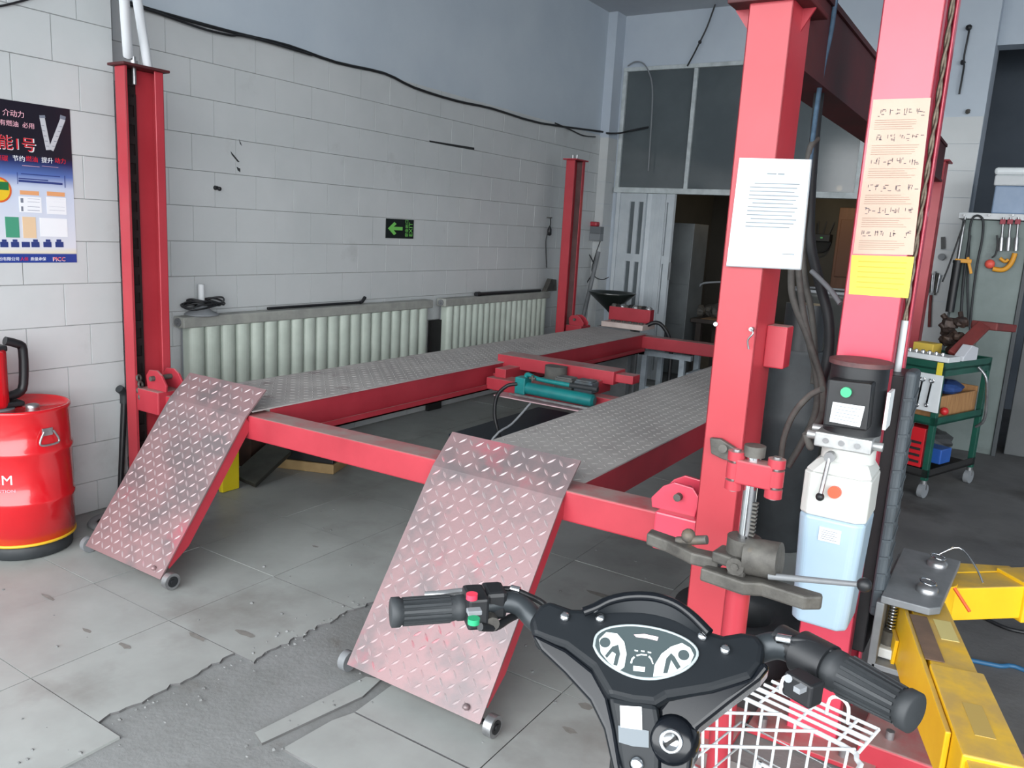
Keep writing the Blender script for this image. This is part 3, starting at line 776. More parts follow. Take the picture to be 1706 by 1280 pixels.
# ---- radiators
RADM = mat('radiator_enamel', srgb(190, 200, 190), .45, col2=srgb(176, 186, 176), scale=6, col3=srgb(150, 152, 144), scale3=4, lo3=.66, hi3=.8)
RADT = mat('radiator_header_grey', srgb(160, 162, 156), .55, col2=srgb(140, 142, 138), scale=8)
def radiator(y0, y1, n, label, ztop=.915):
    xr0, xr1 = XM+.03, XM+.12
    t = thing('radiator', ((xr0+xr1)/2, (y0+y1)/2, .1), label, 'radiator', 'wall radiators')
    MB().box(xr0, xr1, y0-.045, y1+.04, ztop-.062, ztop).build('header', RADT, t, bevel=.006)
    MB().cyl((xr1-.045, y0-.055, ztop-.031), (xr1-.045, y0-.045, ztop-.031), .024, n=16).cyl((xr1-.045, y0-.062, ztop-.031), (xr1-.045, y0-.045, ztop-.031), .011, n=12).build('end_plug', GREYSTEEL, t)
    MB().box(xr0+.01, xr1-.01, y0, y1, .12, .17).build('lower_header', RADT, t, bevel=.006)
    MB().box(xr0+.0, xr0+.01, y0, y1, .15, ztop-.06).build('rear_sheet', GREYPL, t)
    w = (y1-y0)/n
    base = None
    for k in range(n):
        yc = y0+w*(k+.5)
        if base is None:
            m = MB(); pts = []
            for j in range(13):
                a_ = math.pi*j/12
                pts.append(V((xr1-.03+.032*math.sin(a_), -w*.46*math.cos(a_), .16)))
            pts += [V((xr0+.01, w*.46, .16)), V((xr0+.01, -w*.46, .16))]
            m.prism(pts, V((0, 0, ztop-.062-.16)))
            me = m.mesh('column', V((0, 0, 0))); me.materials.append(RADM)
            base = me
        o = bpy.data.objects.new('column', base); COL.objects.link(o); o.parent = t; WO[o] = WO[t]
        o.location = V((0, yc, 0))-WO[t]
    MB().box(XM+.007, xr0, y0+.1, y0+.13, .5, .56).box(XM+.007, xr0, y1-.13, y1-.1, .5, .56).build('wall_bracket', RADT, t)
    return t
ya = at(318, 545, x=XM+.12).y; yb_ = at(716, 520, x=XM+.12).y; yc_ = at(748, 510, x=XM+.12).y
radiator(ya, yb_, 20, 'pale green column radiator with a disc lamp standing on it')
radiator(yc_, 6.72, 18, 'pale green column radiator partly hidden by the far red post')
ZT = .915
# black board between the two radiators
c0, c1 = at(721, 548, x=XM+.05), at(741, 548, x=XM+.05)
MB().box(XM+.02, XM+.05, c0.y-.02, c1.y-.005, 0, .74).build('mudguard', DARK, label='dark upright rubber mudguard in the gap between the two radiators', cat='mudguard')
# disc lamp with its coiled cable
c = at(336, 512, x=XM+.075); c.z = ZT
lamp = thing('work_lamp', c, 'grey disc-based lamp with a coiled black cable on the near radiator', 'lamp')
MB().lathe(c, [(.085, 0), (.095, .006), (.09, .012), (.05, .028), (.035, .05), (.018, .06), (.018, .07)], 32).build('base', GREYPL, lamp)
MB().cyl(c+Z_*.065, c+Z_*.175, .017, n=16).build('tube', WHITEPL, lamp)
mb = MB()
for k in range(5):
    pts = [c+V((.07*math.cos(i*.3927)+.01*math.sin(k*2+i), .115*math.sin(i*.3927)+.008*k, .052+.008*k+.012*math.sin(i*.8+k))) for i in range(16)]
    mb.tube(pts, .0055, 6, 2, True)
mb.build('cable', BLACK, lamp)
# rods lying on the radiators
p, q = at(446, 506, x=XM+.07), at(600, 494, x=XM+.07); p.z = q.z = ZT+.012
rod = thing('wheel_wrench', p, 'thin black rod with a bent tip on the near radiator', 'rod')
MB().cyl(p, q, .009, n=8).build('shaft', BLACK, rod)
MB().tube([q, q+V((.0, .02, .004)), q+V((.0, .05, .035))], .012, 8).build('bent_tip', BLACK, rod)
p, q = at(796, 478, x=XM+.07), at(900, 482, x=XM+.07); p.z = ZT+.014; q.z = ZT+.012
tb_ = thing('iron_bar', p, 'thick black bar lying on the far radiator', 'bar')
MB().cyl(p, q, .015, .012, n=10).build('shaft', BLACK, tb_)
MB().cyl(p-(q-p).normalized()*.02, p+(q-p).normalized()*.03, .022, n=12).build('socket_end', BLACK, tb_)
c = at(915, 480, x=XM+.07)
MB().prism([V((XM+.04, c.y-.09, ZT)), V((XM+.04, c.y+.12, ZT)), V((XM+.04, c.y+.10, ZT+.11)), V((XM+.04, c.y+.0, ZT+.12))], V((.05, 0, 0))).build('angle_bracket', IRON, bevel=.004, label='dark triangular iron bracket on the far radiator next to the post', cat='bracket')
# ---- exit sign
s0, s1 = at(643, 364, x=XM+.01), at(688, 398, x=XM+.01)
sy0, sy1, sz0, sz1 = s0.y, s1.y, s1.z, s0.z
ex = thing('exit_sign', (XM+.01, (sy0+sy1)/2, sz0), 'black exit sign with a green arrow pointing left', 'sign')
MB().box(XM+.008, XM+.014, sy0, sy1, sz0, sz1).build('plate', mat('sign_black', srgb(16, 26, 28), .4), ex, bevel=.001)
EG = mat('sign_green', srgb(120, 200, 96), .5)
w_, h_ = sy1-sy0, sz1-sz0
def sg(u, v): return V((XM+.0145, sy0+u*w_, sz0+v*h_))
MB().prism([sg(.06, .5), sg(.28, .84), sg(.36, .74), sg(.26, .6), sg(.58, .6), sg(.58, .42), sg(.26, .42), sg(.36, .26), sg(.28, .16)], V((.001, 0, 0))).build('arrow', EG, ex)
lettering(ex, '安全出口', sg(.785, .07), Z_, V((0, -1, 0)), .040, EG, ext=.0006, sx=.82)
lettering(ex, 'EXIT', sg(.95, .10), Z_, V((0, -1, 0)), .055, EG, ext=.0006, sx=.95)
# ---- small hook tool hanging near the far post
c = at(915, 368, x=XM+.02)
hk = thing('hanging_tool', c, 'small dark plug hanging from a nail on the wall near the far post', 'plug')
MB().cyl((XM+.007, c.y-.03, c.z+.03), (XM+.05, c.y+.0, c.z+.03), .006).build('nail', IRON, hk)
MB().tube([V((XM+.03, c.y, c.z+.03)), V((XM+.03, c.y+.01, c.z-.02)), V((XM+.03, c.y, c.z-.06))], .006, 6).lathe(V((XM+.03, c.y, c.z-.14)), [(.01, 0), (.022, .01), (.02, .06), (.008, .09)], 12).build('body', BLACK, hk)
e0 = at(912, 446, x=XM+.02)
MB().tube([V((XM+.03, c.y-.02, c.z-.1)), V((XM+.015, c.y-.03, c.z-.2)), V((XM+.012, e0.y, e0.z))], .004, 6).build('cord', BLACK, hk)
# ---- cables along the top of the tiles
def wallpts(l, off=.02): return [at(a, b, x=XM+off) for a, b in l]
c1p = wallpts([(190, -8), (226, 8), (300, 30), (400, 57), (480, 76), (560, 104), (640, 122), (690, 146), (760, 168), (820, 181), (900, 205), (1000, 219)])
c1p += [at(1012, 222, y=7.77), at(1032, 222, y=7.77), at(1050, 218, y=7.96), at(1080, 212, y=7.95)]
MB().tube(c1p, .0095, 8, 3).build('wall_cable', BLACK, label='thick black cable sagging along the top of the wall tiles', cat='cable')
MB().tube(wallpts([(215, 8), (258, 20), (300, 35), (345, 50), (385, 59), (400, 59), (440, 68), (520, 92)], .035), .007, 6, 3).build('wall_cable', BLACK, label='thinner black cable drooping below the thick one above the near post', cat='cable')
MB().tube(wallpts([(925, 205), (950, 216), (972, 226), (992, 228)], .03), .006, 6, 3).build('wall_cable', BLACK, label='short thin cable loop at the far end of the tile edge', cat='cable')
MB().tube([at(-5, 11, x=XN+.015), at(15, 7, x=XN+.015), at(45, -1, x=XN+.015), at(60, -8, x=XN+.015)], .005, 6).build('wall_cable', BLACK, label='short dark wire crossing the wall corner high above the poster', cat='cable')
# ---- white pipes rising behind the near post
wp = mat('white_pipe', srgb(226, 230, 234), .35)
a0 = V((-3.545, YN+.05, HP+.05)); a1 = at(205, -30, y=YN-.10)
t = thing('white_pipe', a0, 'white plastic pipe rising from the threaded rod on the near post', 'pipe')
MB().cyl(a0, a1+(a1-a0)*.6, .021, n=16).build('pipe', wp, t)
MB().cyl(a0-V((0, 0, .012)), a0+V((0, 0, .012)), .017, n=12).build('end_sleeve', GREYSTEEL, t)
b0 = V((-3.535, YN+.14, HP+.012)); b1 = at(224, -30, y=YN+.02)
MB().cyl(b0, b1+(b1-b0)*.6, .020, n=16).build('white_pipe', wp, label='white plastic pipe standing on the rear of the near post top plate', cat='pipe')
# ---- things on the floor under the left runway
c = at(478, 782, z=0)
bx = thing('battery_box', (c.x-.17, c.y+.13, 0), 'black box on a tan base under the left runway', 'box')
f1, f2 = V((.93, .36, 0)), V((-.36, .93, 0)); bc = V((c.x+f2.x*.14, c.y+f2.y*.14, 0))
MB().obox(bc+Z_*.03+f1*.10, f1, f2, Z_, .20, .14, .03).build('base', mat('tan_wood', srgb(168, 142, 100), .6, col2=srgb(150, 124, 84), scale=8), bx, bevel=.006)
MB().obox(bc+Z_*.13+f1*.10, f1, f2, Z_, .195, .135, .07).build('body', BLACK, bx, bevel=.008)
c = at(371, 822, z=0)
cn = thing('oil_can', (c.x-.02, c.y+.06, 0), 'yellow and blue oil can half hidden behind the left ramp', 'can')
MB().box(c.x-.17, c.x-.035, c.y, c.y+.11, 0, .23).build('body', mat('can_blue', srgb(30, 50, 120), .35), cn, bevel=.008)
MB().box(c.x-.034, c.x+.0, c.y-.002, c.y+.112, 0, .24).build('yellow_band', mat('can_yellow', srgb(210, 190, 30), .35), cn, bevel=.006)
MB().cyl((c.x-.1, c.y+.055, .23), (c.x-.1, c.y+.055, .26), .022, n=14).build('cap', BLACK, cn)
p, q = at(398, 815, z=.0), at(448, 762, z=.12)
MB().bar(p+V((-.02, .05, .03)), q+V((-.02, .1, .03)), .16, .03, V((.3, -.7, .6))).build('skid_plate', mat('dark_olive_metal', srgb(66, 66, 60), .5, .4, col2=srgb(50, 50, 46), scale=8), bevel=.004, label='dark metal plate leaning on the box under the left runway', cat='plate')
c = at(395, 775, z=.05)
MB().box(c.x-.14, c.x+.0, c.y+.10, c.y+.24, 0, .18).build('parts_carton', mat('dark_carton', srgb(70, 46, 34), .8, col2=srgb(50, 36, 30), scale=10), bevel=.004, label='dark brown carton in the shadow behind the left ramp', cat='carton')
c = at(690, 700, z=.0)
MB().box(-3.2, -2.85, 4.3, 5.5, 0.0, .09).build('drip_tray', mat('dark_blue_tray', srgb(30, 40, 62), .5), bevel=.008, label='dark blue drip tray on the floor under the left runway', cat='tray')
# ================================================================== RIGHT SIDE: TWO-POST LIFT COLUMN, POWER UNIT, SPRING COMPRESSOR
# ---- laminated notice on the near right post
n0, n1_, n2_, n3 = [at(a, b, y=YN-.012) for a, b in ((1232, 263), (1352, 266), (1334, 449), (1210, 443))]
nt_ = thing('laminated_notice', n3, 'white laminated notice taped to the near right post', 'notice')
MB().prism([n0, n1_, n2_, n3], V((0, .003, 0))).build('sheet', mat('laminated_paper', srgb(196, 208, 212), .3, col2=srgb(188, 201, 206), scale=4), nt_)
def onn(u, v): return (n0*(1-u)+n1_*u)*(1-v)+(n3*(1-u)+n2_*u)*v+V((0, -.0004, 0))
TXG = mat('pale_grey_print', srgb(120, 128, 134), .6)
mb = MB()
def line(f, mb, u0, u1, v, h): mb.prism([f(u0, v), f(u1, v), f(u1, v+h), f(u0, v+h)], V((0, -.0004, 0)))
line(onn, mb, .42, .55, .13, .012); line(onn, mb, .57, .66, .13, .014)
for k in range(12):
    v = .22+.036*k
    line(onn, mb, .26 if k in (0, 5, 9) else .20, .88-.03*(k % 3) if k != 11 else .8, v, .010)
line(onn, mb, .74, .9, .86, .008)
mb.build('printed_text', TXG, nt_)
mb = MB(); e1, e2 = n0, n1_
mb.bar(n1_, n2_, .004, .003); mb.bar(n3, n2_, .004, .003); mb.build('sleeve_edge', GREYPL, nt_)

# ---- two-post lift column
X2A, X2B, Y2 = -.437, -.288, 2.42
col2 = thing('two_post_lift_column', (-.36, Y2+.15, 0), 'pinkish red two-post lift column with rubber guard and yellow swing arms', 'car lift')
H2 = 2.9
mb = MB().box(X2A, X2B, Y2, Y2+.008, 0, H2).box(X2A, X2A+.008, Y2, Y2+.30, 0, H2).box(X2A, X2B+.004, Y2+.292, Y2+.30, 0, H2)
mb.box(X2B-.008, X2B, Y2, Y2+.05, 0, H2).box(X2B-.004, X2B+.004, Y2+.25, Y2+.30, 0, H2)
pst = mb.build('post', PINK_RED, col2, bevel=.007, seg=3)
MB().box(X2A+.008, X2A+.012, Y2+.01, Y2+.29, .02, H2-.01).build('inner_face', MAROON, pst)
MB().box(X2A-.10, X2B+.12, Y2-.09, Y2+.42, 0, .016).build('base_plate', RED, col2, bevel=.003)
bp = MB().box(-.225, .30, Y2-.04, Y2+.20, .0, .075).build('base_step', RED, col2, bevel=.006)
for x, y in ((-.15, Y2+.03), (.12, Y2+.05)):
    MB().cyl((x, y, .075), (x, y, .10), .013, n=6).build('bolt', STEEL, bp)
for x, y in ((X2A-.06, Y2-.05), (X2B+.03, Y2-.05)):
    MB().cyl((x, y, .016), (x, y, .045), .014, n=6).build('anchor_bolt', STEEL, col2)
# lifting rope in the channel
ROPE = mat('steel_rope', srgb(150, 136, 120), .6, .4, col2=srgb(110, 98, 86), scale=60)
mb = MB()
for k in range(2):
    pts = []
    for j in range(80):
        z = .95+j*(H2-.97)/79; a = j*1.1+k*math.pi
        pts.append(V((X2B-.001+.0035*math.cos(a), Y2+.15+.0035*math.sin(a), z)))
    mb.tube(pts, .0042, 6, 2)
mb.build('wire_rope', ROPE, col2)
c = at(1490, 620, y=Y2+.12); MB().cyl((X2B-.001, Y2+.15, .90), (X2B-.001, Y2+.15, 1.30), .010, n=12).build('rope_ferrule', WHITEPL, col2)
# instruction sticker and yellow plate
def quad(pts, y): return [at(a, b, y=y) for a, b in pts]
ys = Y2-.0015
S = quad([(1455, 166), (1551, 163), (1521, 425), (1421, 423)], ys)
STK = mat('cream_sticker', srgb(196, 172, 154), .5, col2=srgb(186, 160, 142), scale=5, col3=srgb(168, 142, 124), scale3=6, lo3=.62, hi3=.75)
sk = MB().prism(S, V((0, .001, 0))).build('instruction_sticker', STK, col2, label='cream instruction sticker with rows of small drawings')
def onq(Q, off):
    return lambda u, v: (Q[0]*(1-u)+Q[1]*u)*(1-v)+(Q[3]*(1-u)+Q[2]*u)*v+V((0, off, 0))
fs = onq(S, -.0006)
mb = MB(); mg = MB()
for r_, v in enumerate((.06, .22, .37, .54, .69, .84)):
    for k in range(4):
        u = .10+.22*k
        for j in range(7):
            a, b = random.uniform(0, .15), random.uniform(0, .045)
            if random.random() < .5: line(fs, mb, u+a, u+a+random.uniform(.02, .06), v+b, .004)
            else: line(fs, mb, u+a, u+a+.008, v+b*.4, random.uniform(.01, .035))
    for j in range(5): line(fs, mg, .08, .08+random.uniform(.6, .84), v+.07+.014*j, .003)
mb.build('printed_drawings', mat('drawing_ink', srgb(84, 76, 84), .6), sk); mg.build('printed_text', mat('faint_print', srgb(160, 134, 118), .6), sk)
Yq = quad([(1419, 425), (1523, 428), (1513, 497), (1414, 490)], ys)
yl = MB().prism(Yq, V((0, .001, 0))).build('warning_plate', mat('yellow_plate', srgb(226, 200, 58), .4), col2, label='yellow warning plate')
fy = onq(Yq, -.0006); mb = MB()
for k in range(6): line(fy, mb, .12, .9-.08*(k == 5), .14+.13*k, .025)
mb.build('printed_text', mat('ochre_print', srgb(196, 168, 50), .6), yl)
# carriage and rubber door guard
gx0, gx1 = -.256, -.224
gd = MB().box(gx0, gx1, Y2+.02, Y2+.13, .44, 1.17).build('rubber_guard', GUARD, col2, bevel=.012, seg=3)
for k in range(13):
    z = .48+.052*k
    MB().bar(V((gx1, Y2+.03, z-.010)), V((gx1, Y2+.12, z+.008)), .005, .010).bar(V((gx0+.008, Y2+.019, z-.014)), V((gx1-.002, Y2+.019, z-.010)), .005, .008).build('rib', GUARD, gd)
MB().box(X2B-.06, gx0, Y2+.06, Y2+.24, .30, 1.15).build('carriage', BLACK, col2, bevel=.004)
# arm yoke: two plates with the arm pivots between them
zt, zb = .505, .30
yk = MB().prism([V((-.225, Y2-.02, zt)), V((-.10, Y2-.02, zt)), V((-.075, Y2+.01, zt)), V((-.055, Y2+.44, zt)), V((-.225, Y2+.44, zt))], V((0, 0, .022))).build('yoke_plate', GREYSTEEL, col2, bevel=.003)
MB().prism([V((-.225, Y2-.02, zb)), V((-.10, Y2-.02, zb)), V((-.075, Y2+.01, zb)), V((-.055, Y2+.44, zb)), V((-.225, Y2+.44, zb))], V((0, 0, .018))).build('yoke_plate', GREYSTEEL, col2, bevel=.003)
MB().box(-.235, -.213, Y2-.02, Y2+.44, zb, zt).build('yoke_web', GREYSTEEL, col2, bevel=.003)
YEL = mat('yellow_arm_paint', srgb(236, 190, 30), .45, col2=srgb(226, 176, 24), scale=4, dust=srgb(168, 142, 92), dust_amt=.8)
YELD = mat('brown_worn_steel', srgb(120, 96, 80), .7, col2=srgb(98, 80, 68), scale=9)
pv = [V((-.12, Y2+.10, zt+.022)), V((-.115, Y2+.34, zt+.022))]
for k, p in enumerate(pv):
    MB().lathe(p, [(.030, 0), (.030, .012), (.022, .02), (0, .02)], 18).build('pivot_pin', STEEL, col2)
    MB().torus(p+V((0, .0, .03)), V((.15, .1, 1)), .030, .003, 22, 6, .7).build('pin_ring', CHROME, col2)
    MB().cyl(p+V((0, 0, -.21)), p, .022, n=14).build('pivot_shaft', GREYSTEEL, col2)
MB().tube([pv[1]+V((.0, .03, .03)), pv[1]+V((.05, .06, .055)), pv[1]+V((.10, .03, .02)), pv[1]+V((.13, .0, -.02))], .003, 6).build('retaining_wire', CHROME, col2)
# restraint gear of the near arm
mb = MB()
for j in range(9): mb.torus((-.195, Y2+.07, .40+.010*j), V((0, 0, 1)), .011, .003, 12, 6)
mb.build('return_spring', CHROME, col2)
MB().cyl((-.195, Y2+.07, .33), (-.195, Y2+.07, .395), .028, n=14).build('restraint_gear', IRON, col2)
MB().box(-.222, -.165, Y2+.02, Y2+.10, .322, .352).build('restraint_block', WHITEPL, col2, bevel=.004)
# near swing arm: a tapering box beam coming toward the camera
def arm(p, q, w, h, z1, name='swing_arm'):
    p, q = V((p[0], p[1], 0)), V((q[0], q[1], 0)); d = (q-p).normalized(); n = V((-d.y, d.x, 0)); Lg = (q-p).length
    mb = MB()
    mb.prism([p+n*w/2+Z_*z1, p-n*w/2+Z_*z1, q-n*w/2+Z_*z1, q+n*w/2+Z_*z1], V((0, 0, -h)))
    return mb.build(name, YEL, col2, bevel=.005), d, n, Lg
a1, d_, n_, L_ = arm((-.12, Y2+.13), (.165, 1.46), .105, .105, zt-.012)
# raised side cheek, triangular window and outer sleeve of the near arm
o_ = V((-.12, Y2+.13, 0))
MB().prism([o_+n_*-.062+Z_*(zt-.012)+d_*-.02, o_+n_*-.062+Z_*(zt-.012)+d_*.72, o_+n_*-.062+Z_*(zb+.075)+d_*.72, o_+n_*-.062+Z_*(zb+.02)+d_*.22, o_+n_*-.062+Z_*(zb+.02)-d_*.02], -n_*.012+n_*0).build('cheek_plate', YEL, a1, bevel=.003)
MB().prism([o_+n_*-.064+Z_*(zt-.010)+d_*.14, o_+n_*-.064+Z_*(zt-.010)+d_*.40, o_+n_*-.02+Z_*(zt-.010)+d_*.40, o_+n_*-.02+Z_*(zt-.010)+d_*.14], V((0, 0, .002))).build('worn_pocket', YELD, a1)
MB().obox(o_+d_*.62+Z_*(zt-.065), d_, n_, Z_, .19, .060, .062).build('outer_sleeve', YEL, a1, bevel=.004)
c = o_+d_*.20+n_*.018+Z_*(zt-.0115)
MB().obox(c, d_, n_, Z_, .06, .022, .0008).build('name_plate', mat('scuffed_plate', srgb(196, 182, 120), .5), a1)
c = o_+d_*.66+n_*.0+Z_*(zt-.0025)
MB().obox(c, d_, n_, Z_, .065, .020, .0008).build('name_plate', mat('scuffed_plate_b', srgb(176, 150, 84), .5), a1)
MB().prism([o_+n_*-.075+Z_*(zb+.10)-d_*.02, o_+n_*-.075+Z_*(zb+.10)+d_*.12, o_+n_*-.075+Z_*(zb)+d_*.10, o_+n_*-.075+Z_*zb-d_*.02], -n_*.01).build('bent_tab', YEL, a1, bevel=.002)
# far swing arm reaching to the right
a2, d_, n_, L_ = arm((-.115, Y2+.34), (.62, Y2+1.02), .11, .11, zt-.03)
o_ = V((-.115, Y2+.34, 0))
MB().lathe(o_+Z_*(zb+.02), [(.065, 0), (.065, zt-zb-.04)], 20).build('pivot_boss', YEL, a2)
MB().prism([o_+n_*.06+d_*.06+Z_*(zt-.03), o_+n_*.06+d_*.36+Z_*(zt-.03), o_+n_*.10+d_*.36+Z_*(zt-.03), o_+n_*.15+d_*.10+Z_*(zt-.03)], V((0, 0, -.09))).build('cheek_plate', YEL, a2, bevel=.003)
MB().obox(o_+d_*.50+Z_*(zt-.085), d_, n_, Z_, .22, .066, .066).build('outer_sleeve', YEL, a2, bevel=.004)
c = at(1590, 980, z=.50)
MB().cyl(c, c+V((.05, -.03, -.05)), .005, n=8).build('orange_tie', mat('orange_plastic', srgb(236, 96, 50), .4), a2)
MB().box(-.21, -.10, Y2+.44, Y2+.50, .30, .50).build('black_bracket', BLACK, col2, bevel=.004)

# ---- hydraulic power unit on the column
yp = Y2-.005
pu = thing('hydraulic_power_unit', (-.35, Y2-.10, .46), 'hydraulic power unit: black motor over a translucent tank with pale blue oil', 'power unit')
def tapered(pts0, pts1):
    n = len(pts0); mb = MB(); mb.add(pts0+pts1, [list(range(n)), list(range(n, 2*n))]+[(i, (i+1) % n, n+(i+1) % n, n+i) for i in range(n)]); return mb
TX0, TX1, TY0, TY1 = -.445, -.272, Y2-.20, Y2-.012
def rect(z, x0=TX0, x1=TX1, y0=TY0, y1=TY1, c=.022):
    return [V((x0+c, y0, z)), V((x1-c, y0, z)), V((x1, y0+c, z)), V((x1, y1-c, z)), V((x1-c, y1, z)), V((x0+c, y1, z)), V((x0, y1-c, z)), V((x0, y0+c, z))]
TANKW = mat('milky_plastic', srgb(208, 210, 206), .35, col2=srgb(198, 201, 197), scale=3)
OIL = mat('pale_blue_oil_in_tank', srgb(164, 186, 202), .3, col2=srgb(156, 180, 198), scale=2)
ZL = .775
tk = tapered(rect(.455, TX0+.012, TX1-.012, TY0+.012, TY1), rect(ZL)).build('oil_level', OIL, pu, bevel=.010, seg=3)
tapered(rect(ZL), rect(.895)).build('tank', TANKW, pu, bevel=.006, seg=2)
tapered(rect(.895), rect(.93, TX0+.03, TX1-.02, TY0+.03, TY1-.02)).build('tank_shoulder', TANKW, pu, bevel=.01, seg=3)
MB().cyl((-.352, Y2-.10, .925), (-.352, Y2-.10, .965), .070, n=28).build('tank_neck', TANKW, pu)
c = at(1392, 820, y=TY0+.004); MB().cyl(c+V((0, .01, 0)), c+V((0, -.022, .004)), .0165, n=20).build('filler_cap', mat('orange_cap', srgb(226, 78, 40), .4), pu)
c = at(1382, 893, y=TY0-.0005); lb = MB().box(c.x-.028, c.x+.028, TY0-.002, TY0+.001, c.z-.018, c.z+.020).build('tank_label', PAPER, pu)
mb = MB()
for k in range(5): mb.box(c.x-.022, c.x+.02-.006*(k % 2), TY0-.0026, TY0-.002, c.z+.012-.006*k, c.z+.0135-.006*k)
mb.build('printed_text', TXG, lb)
# manifold
ALU = mat('cast_aluminium', srgb(190, 192, 192), .4, .6, col2=srgb(160, 162, 162), scale=18)
mf = MB().box(-.43, -.285, Y2-.185, Y2-.03, .965, 1.005).build('manifold', ALU, pu, bevel=.004)
for x, y, z in ((-.437, Y2-.14, .985), (-.437, Y2-.08, .992), (-.282, Y2-.15, .985)):
    MB().cyl((x-.02, y, z), (x+.02, y, z), .012, n=10).build('fitting', ALU, mf)
for x in (-.40, -.36, -.32):
    MB().cyl((x, Y2-.19, .985), (x, Y2-.18, .985), .008, n=8).build('bolt', STEEL, mf)
lp, lq = at(1382, 762, y=Y2-.205), at(1366, 828, y=Y2-.225)
lv = MB().cyl(lp, lq, .006, n=10).cyl(lp+V((0, .02, 0)), lp+V((0, -.006, 0)), .014, n=12).build('release_lever', STEEL, pu)
MB().sphere(lq, .0115).build('lever_knob', BLACK, lv)
# motor
mt = MB().cyl((-.352, Y2-.10, 1.005), (-.352, Y2-.10, 1.19), .074, n=32).build('motor', BLACK, pu)
MB().cyl((-.352, Y2-.10, 1.19), (-.352, Y2-.10, 1.202), .081, n=32).build('fan_cover', mat('dusty_maroon_cap', srgb(96, 62, 62), .6, col2=srgb(70, 48, 50), scale=20), pu)
q4 = quad([(1379, 632), (1453, 640), (1444, 720), (1370, 710)], Y2-.215)
cb = MB().prism(q4, V((0, .16, 0))).build('control_box', BLACK, pu, bevel=.006)
fc = onq(q4, -.0005)
c = fc(.46, .22); MB().cyl(c, c+V((0, -.010, 0)), .0135, n=20).build('start_button', mat('green_button', srgb(60, 170, 120), .35), cb)
p = [fc(.18, .46), fc(.90, .48), fc(.84, .92), fc(.15, .88)]
rl = MB().prism(p, V((0, -.0008, 0))).build('rating_label', PAPER, cb)
mb = MB(); fl = onq(p, -.0012)
for k in range(5): line(fl, mb, .1, .9-.1*(k % 2), .15+.16*k, .03)
mb.build('printed_text', TXG, rl)
MB().box(-.272, -.264, Y2-.14, Y2-.06, 1.03, 1.13).build('side_label', PAPER, pu)
# ---- hoses of the power unit
HOSE = mat('grey_rubber_hose', srgb(92, 90, 86), .7, col2=srgb(74, 72, 70), scale=20)
def hose(name, pts, r, label, cat='hose', m=HOSE, k=5): return MB().tube(pts, r, 8, k).build(name, m, label=label, cat=cat)
hose('electric_conduit', [V((-.434, Y2-.14, 1.115)), at(1348, 660, y=2.32), at(1322, 690, y=2.36), at(1306, 730, y=2.40), at(1300, 770, y=2.44), at(1290, 800, y=2.46)], .009, 'grey conduit curving left out of the black motor box')
hose('return_hose', [V((-.462, Y2-.14, .985)), at(1350, 745, y=2.30), at(1348, 722, y=2.34), at(1366, 700, y=2.42), at(1372, 670, y=2.5), at(1368, 630, y=2.55), at(1352, 580, y=2.6), at(1338, 520, y=2.6), at(1330, 450, y=2.6)], .0105, 'grey hose climbing from the pump fitting to behind the notice')
hose('pressure_hose', [at(1312, 778, y=2.5), at(1335, 740, y=2.52), at(1358, 690, y=2.55), at(1362, 640, y=2.6), at(1348, 570, y=2.6), at(1325, 510, y=2.6), at(1318, 470, y=2.6), at(1322, 400, y=2.6)], .011, 'grey hose bowing left between the two red columns')
hose('thick_black_hose', [at(1388, -20, y=2.75), at(1378, 60, y=2.75), at(1362, 180, y=2.75), at(1352, 300, y=2.72), at(1350, 400, y=2.7), at(1365, 470, y=2.68), at(1380, 530, y=2.66), at(1380, 590, y=2.66), at(1366, 650, y=2.64), at(1362, 720, y=2.62)], .016, 'thick black hose hanging between the two red columns', m=RUBBER)
hose('blue_rope', [at(1394, -15, y=2.66), at(1385, 50, y=2.66), at(1372, 110, y=2.66), at(1362, 170, y=2.66), at(1352, 250, y=2.66), at(1344, 330, y=2.66)], .0075, 'blue grey rope hanging beside the near right post', 'rope', mat('blue_rope', srgb(80, 110, 134), .7, col2=srgb(60, 86, 108), scale=40))
hose('grey_loop_hose', [at(1362, 232, y=2.68), at(1353, 240, y=2.66), at(1347, 262, y=2.66), at(1343, 320, y=2.68), at(1338, 440, y=2.7), at(1352, 520, y=2.7), at(1358, 590, y=2.68), at(1355, 640, y=2.66)], .010, 'slim grey hose with a hooked top beside the notice')
hose('grey_branch_pipe', [at(1352, 452, y=2.62), at(1366, 465, y=2.6), at(1384, 484, y=2.58), at(1400, 506, y=2.56)], .008, 'thin grey pipe slanting right toward the pink column', m=GREYPL)

# ---- strut spring compressor standing in front of the near right post
ysc = 1.93
base = at(1222, 1255, z=0.02)
def sc(px, py, dy=0): return at(px, py, y=ysc+dy)
top = sc(1243, 745)
pole_x = sc(1240, 900).x
spc = thing('spring_compressor', (pole_x, ysc, 0), 'strut spring compressor with cast-iron jaws on a red pole', 'spring compressor')
P0 = V((pole_x, ysc, 0))
MB().box(pole_x-.16, pole_x+.16, ysc-.14, ysc+.14, 0, .012).build('foot_plate', RED, spc, bevel=.003)
MB().cyl(P0+Z_*.012, P0+Z_*.66, .030, n=20).build('pole', RED, spc)
MB().cyl(P0+Z_*.66, P0+Z_*1.0, .0175, n=18).build('screw_rod', CHROME, spc)
MB().cyl(P0+Z_*.985, P0+Z_*1.012, .026, n=16).build('rod_cap', IRON, spc)
mb = MB()
for j in range(10): mb.box(pole_x+.010, pole_x+.024, ysc-.012, ysc+.004, .775+.010*j, .780+.010*j)
mb.build('rack_teeth', IRON, spc)
hz_ = sc(1262, 785)
hb = MB().box(pole_x-.035, pole_x+.055, ysc-.03, ysc+.02, .915, .975).build('hinge_block', RED, spc, bevel=.004)
